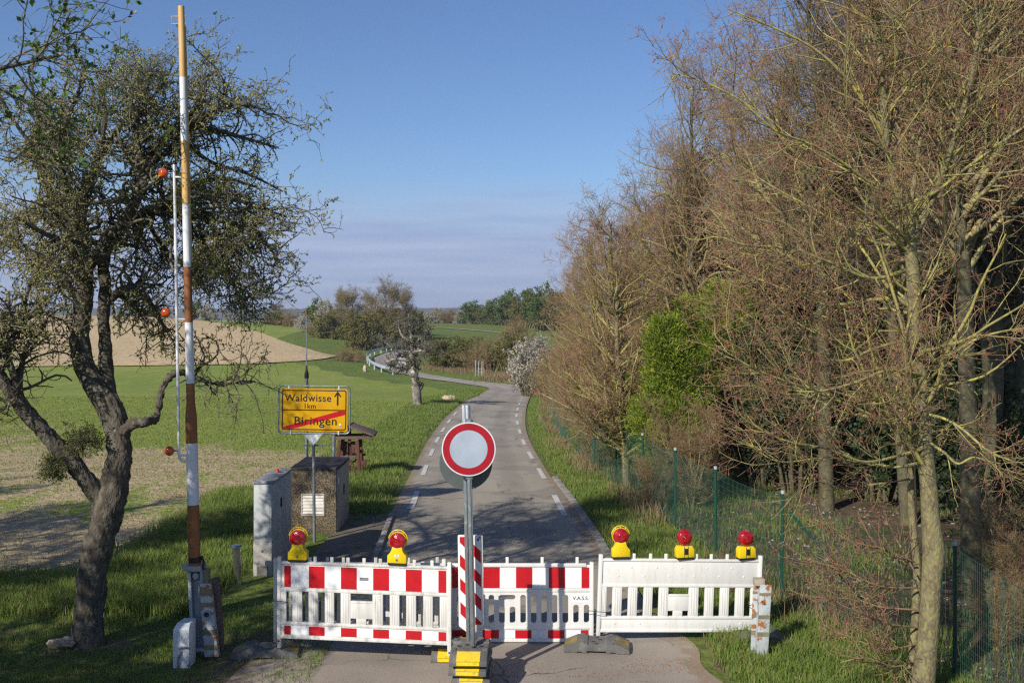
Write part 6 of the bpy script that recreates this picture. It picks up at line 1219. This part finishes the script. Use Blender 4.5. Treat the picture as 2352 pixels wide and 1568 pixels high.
def rusty_posts():
    Zb = 12.3
    def lean(x0, x1, xb0, xb1, yt, yb, d0, d1):
        a, b, c, d = at(x0, yt, Zb+d0), at(x1, yt, Zb+d0), at(xb1, yb, Zb+d0), at(xb0, yb, Zb+d0); off = Vector((0, d1-d0, 0)); q = MB(); P = [d, c, b, a]
        q.add(P+[p_+off for p_ in P], [(0,1,2,3),(4,7,6,5),(0,4,5,1),(1,5,6,2),(2,6,7,3),(3,7,4,0)]); return q
    root = thing('steel_posts', 'rusty pale blue steel posts with faded bands at the right barrier end', 'post', (at(1745, 1511, Zb).x, Zb, 0)); inv = Matrix.Translation(-Vector(root.location))
    # front flange + rear flange form a cradle
    parts = [(lean(1746.5,1772.5,1737,1763.5,1342,1513,0,.012),'front_flange'),(lean(1730,1745.5,1724,1738,1343,1500,.14,.15),'rear_flange')]
    w = MB(); a = [at(1748,1344,Zb+.012), at(1739,1512,Zb+.012), at(1733,1500,Zb+.14), at(1741,1344,Zb+.14)]; off = Vector((.008,0,0)); w.add(a+[p+off for p in a], [(0,1,2,3),(4,7,6,5),(0,4,5,1),(1,5,6,2),(2,6,7,3),(3,7,4,0)]); parts.append((w, 'web'))
    for q, n in parts: o = q.build(n, M['rusty'], root, bevel=.002 if n != 'web' else 0); o.matrix_parent_inverse = inv
    for ya, yb in ((1361, 1367), (1412, 1421), (1451, 1461)):
        e = lambda y, t, b_: np.interp(y, [1342, 1513], [t, b_]); q = lean(e(ya,1746,1736.5), e(ya,1773,1764), e(yb,1746,1736.5), e(yb,1773,1764), ya, yb, -.003, .004); o = q.build('band', M['olive_band'], root); o.matrix_parent_inverse = inv
        e2 = lambda y, t, b_: np.interp(y, [1343, 1500], [t, b_]); q = lean(e2(ya,1729.6,1723.6), e2(ya,1746,1738.4), e2(yb,1729.6,1723.6), e2(yb,1746,1738.4), ya-4, yb-4, .136, .142); o = q.build('band', M['olive_band'], root); o.matrix_parent_inverse = inv
    q = lean(1733, 1757, 1733, 1757, 1329, 1345, .03, .12); o = q.build('wooden_block', M['old_wood'], root, bevel=.004); o.matrix_parent_inverse = inv
    b = MB(); c = at(1756, 1387, Zb-.001); b.tube([c, c+Vector((0,-.003,0))], .008, 10); o = b.build('bolt_hole', M['black_paint'], root); o.matrix_parent_inverse = inv
rusty_posts()
# ------------------------------------------------------------------ green mesh fence
def mesh_fence():
    line = [(at(2480,1568,8.0).x+0.6, 8.2), (at(2150,1540,11.5).x+.25, 11.6), (at(1797,1365,14.9).x, 14.95), (at(1645,1280,17.3).x, 17.3), (at(1552,1215,19.5).x, 19.6), (at(1478,1170,22).x, 22.0), (at(1415,1120,24.8).x, 24.8), (at(1365,1080,28).x, 28.), (at(1330,1040,32).x, 32.), (at(1300,1005,37).x, 37.), (at(1283,980,42).x, 42.), (at(1272,955,48).x, 48.), (at(1266,935,55).x, 55.), (at(1262,920,64).x, 64.)]
    root = thing('mesh_fence', 'long green wire mesh fence running along the verge into the distance', 'fence', (line[2][0], line[2][1], 0)); inv = Matrix.Translation(-Vector(root.location)); hh = 1.45
    for i, (x, y) in enumerate(line):
        z = hz(x, y); mb = MB(); mb.tube([(x, y, z-.1), (x+.01*((i*7) % 5-2), y, z+hh+.04)], .024, 10); o = mb.build('fence_post', M['fence_green'], root, smooth=True); o.matrix_parent_inverse = inv
        mb = MB(); tx = x+.01*((i*7) % 5-2); mb.tube([(tx, y, z+hh+.03), (tx, y, z+hh+.075)], .029, 10); mb.build('cap', M['cap'], o, smooth=True)
    br = MB(); p = at(1815,1178,14.6); q = at(1935,1310,13.2); br.tube([p, q], .02, 8); o = br.build('brace', M['fence_green'], root, smooth=True); o.matrix_parent_inverse = inv
    for i in range(len(line)-1):
        a, b = Vector((*line[i], 0)), Vector((*line[i+1], 0)); L_ = (b-a).length; far = line[i][1] > 24; st = .05 if not far else (.09 if line[i][1] < 40 else .16); n = int(L_/st); r = .0021 if not far else .003
        t = np.linspace(0, 1, n+1); X = a.x+(b.x-a.x)*t; Y = a.y+(b.y-a.y)*t; Z = h(X, Y); sag = 1-.04*np.sin(t*math.pi); V, Fq = [], []
        d = (b-a).normalized(); T = Tree(1)
        T.tubes((np.stack([np.c_[X, Y, Z+.02], np.c_[X, Y, Z+hh*sag]], 1), np.full((n+1, 2), r)), 3, 0)
        for z_ in np.arange(.05, hh, .10 if not far else .2): T.tubes((np.stack([np.c_[X[:-1], Y[:-1], Z[:-1]+z_*sag[:-1]], np.c_[X[1:], Y[1:], Z[1:]+z_*sag[1:]]], 1), np.full((n, 2), r)), 3, 0)
        T.tubes((np.stack([np.c_[X[:-1], Y[:-1], Z[:-1]+hh*sag[:-1]], np.c_[X[1:], Y[1:], Z[1:]+hh*sag[1:]]], 1), np.full((n, 2), r*1.8)), 3, 0)
        o = T.flush('wire_mesh', [M['fence_wire']], root); o.matrix_parent_inverse = inv
mesh_fence()
# ------------------------------------------------------------------ guardrails, field gate
def guardrail(px, label, side):
    p = catmull([G(x, y)[:2] for x, y in px], 8); d = along(p); root = thing('guardrail', label, 'guardrail', (p[0][0], p[0][1], 0), group='guardrails at the road bend'); inv = Matrix.Translation(-Vector(root.location))
    n = max(8, int(d[-1]/.8)); t = np.linspace(0, d[-1], n); X = np.interp(t, d, p[:, 0]); Y = np.interp(t, d, p[:, 1]); Z = h(X, Y)
    prof = [(.0, .42), (.05, .47), (.05, .53), (.0, .58), (.05, .63), (.05, .69), (.0, .74)]; V = []
    tx, ty = np.gradient(X), np.gradient(Y); l = np.hypot(tx, ty); nx, ny = ty/l*side, -tx/l*side
    for o_, z_ in prof: V.append(np.c_[X+nx*o_, Y+ny*o_, Z+z_])
    for o_, z_ in prof[::-1]: V.append(np.c_[X+nx*(o_-.012), Y+ny*(o_-.012), Z+z_])
    V = np.stack(V, 1); k = V.shape[1]; i, j = np.meshgrid(np.arange(n-1), np.arange(k), indexing='ij'); j2 = (j+1) % k; Fq = np.stack([i*k+j, i*k+j2, (i+1)*k+j2, (i+1)*k+j], -1).reshape(-1, 4)
    o = link('rail', mesh_np('rail', V.reshape(-1, 3), [(Fq, 0)], [M['guard']]), root); o.matrix_parent_inverse = inv
    for s in np.arange(.3, d[-1], 2.6):
        x = float(np.interp(s, d, p[:, 0])); y = float(np.interp(s, d, p[:, 1])); z = hz(x, y); mb = MB(); mb.box(x-.06, x+.06, y+.03, y+.09, z-.1, z+.66); o = mb.build('rail_post', M['guard'], root); o.matrix_parent_inverse = inv
guardrail([(905,861),(880,856),(860,848),(848,840),(843,830),(846,822),(860,815),(880,810),(905,802),(935,793)], 'curved guardrail around the outside of the far bend', -1)
guardrail([(932,848),(920,840),(915,832),(918,826)], 'short guardrail on the inside of the far bend, behind the gnarled tree', 1)
guardrail([(962,812),(975,809),(990,805)], 'short straight guardrail right of the gnarled tree', 1)
def gate():
    Z = G(1100, 862).y; b = at(1100, 862, Z); root = thing('field_gate', 'narrow metal field gate between wooden posts beyond the road bend', 'gate', b); s_ = F/Z
    def v(x, y): return Vector(((x-1100)/s_, 0, (862-y)/s_))
    mb = MB(); mb.tube([v(1092,862)+Vector((0,0,-.1)), v(1093,827)], .055, 8); mb.build('wooden_post', M['old_wood'], root); mb = MB(); mb.tube([v(1109.5,862)+Vector((0,.1,-.1)), v(1109.5,829)+Vector((0,.1,0))], .05, 8); mb.build('wooden_post', M['old_wood'], root)
    g = MB(); g.tube([v(1098.5,862), v(1100,829), v(1107,831), v(1106,862)], .03, 8); g.tube([v(1099,846), v(1106,847)], .02, 6); g.tube([v(1099,855), v(1106,855)], .02, 6); g.build('gate_frame', M['guard'], root)
gate()

# ------------------------------------------------------------------ air
def haze():
    mb = MB(); mb.box(-3600, 3600, -60, 3300, -12, 60); o = mb.build('haze', new_haze()); tag(o, kind='stuff'); o['label'] = 'thin bluish spring haze over the far fields and hills'; o['category'] = 'haze'
def new_haze():
    m = bpy.data.materials.new('haze'); m.use_nodes = True; nt = m.node_tree; nt.nodes.clear(); out = nt.nodes.new('ShaderNodeOutputMaterial'); v = nt.nodes.new('ShaderNodeVolumePrincipled')
    v.inputs['Color'].default_value = (.72, .82, 1, 1); v.inputs['Density'].default_value = .0003; v.inputs['Anisotropy'].default_value = .1; nt.links.new(v.outputs[0], out.inputs['Volume']); return m
haze()
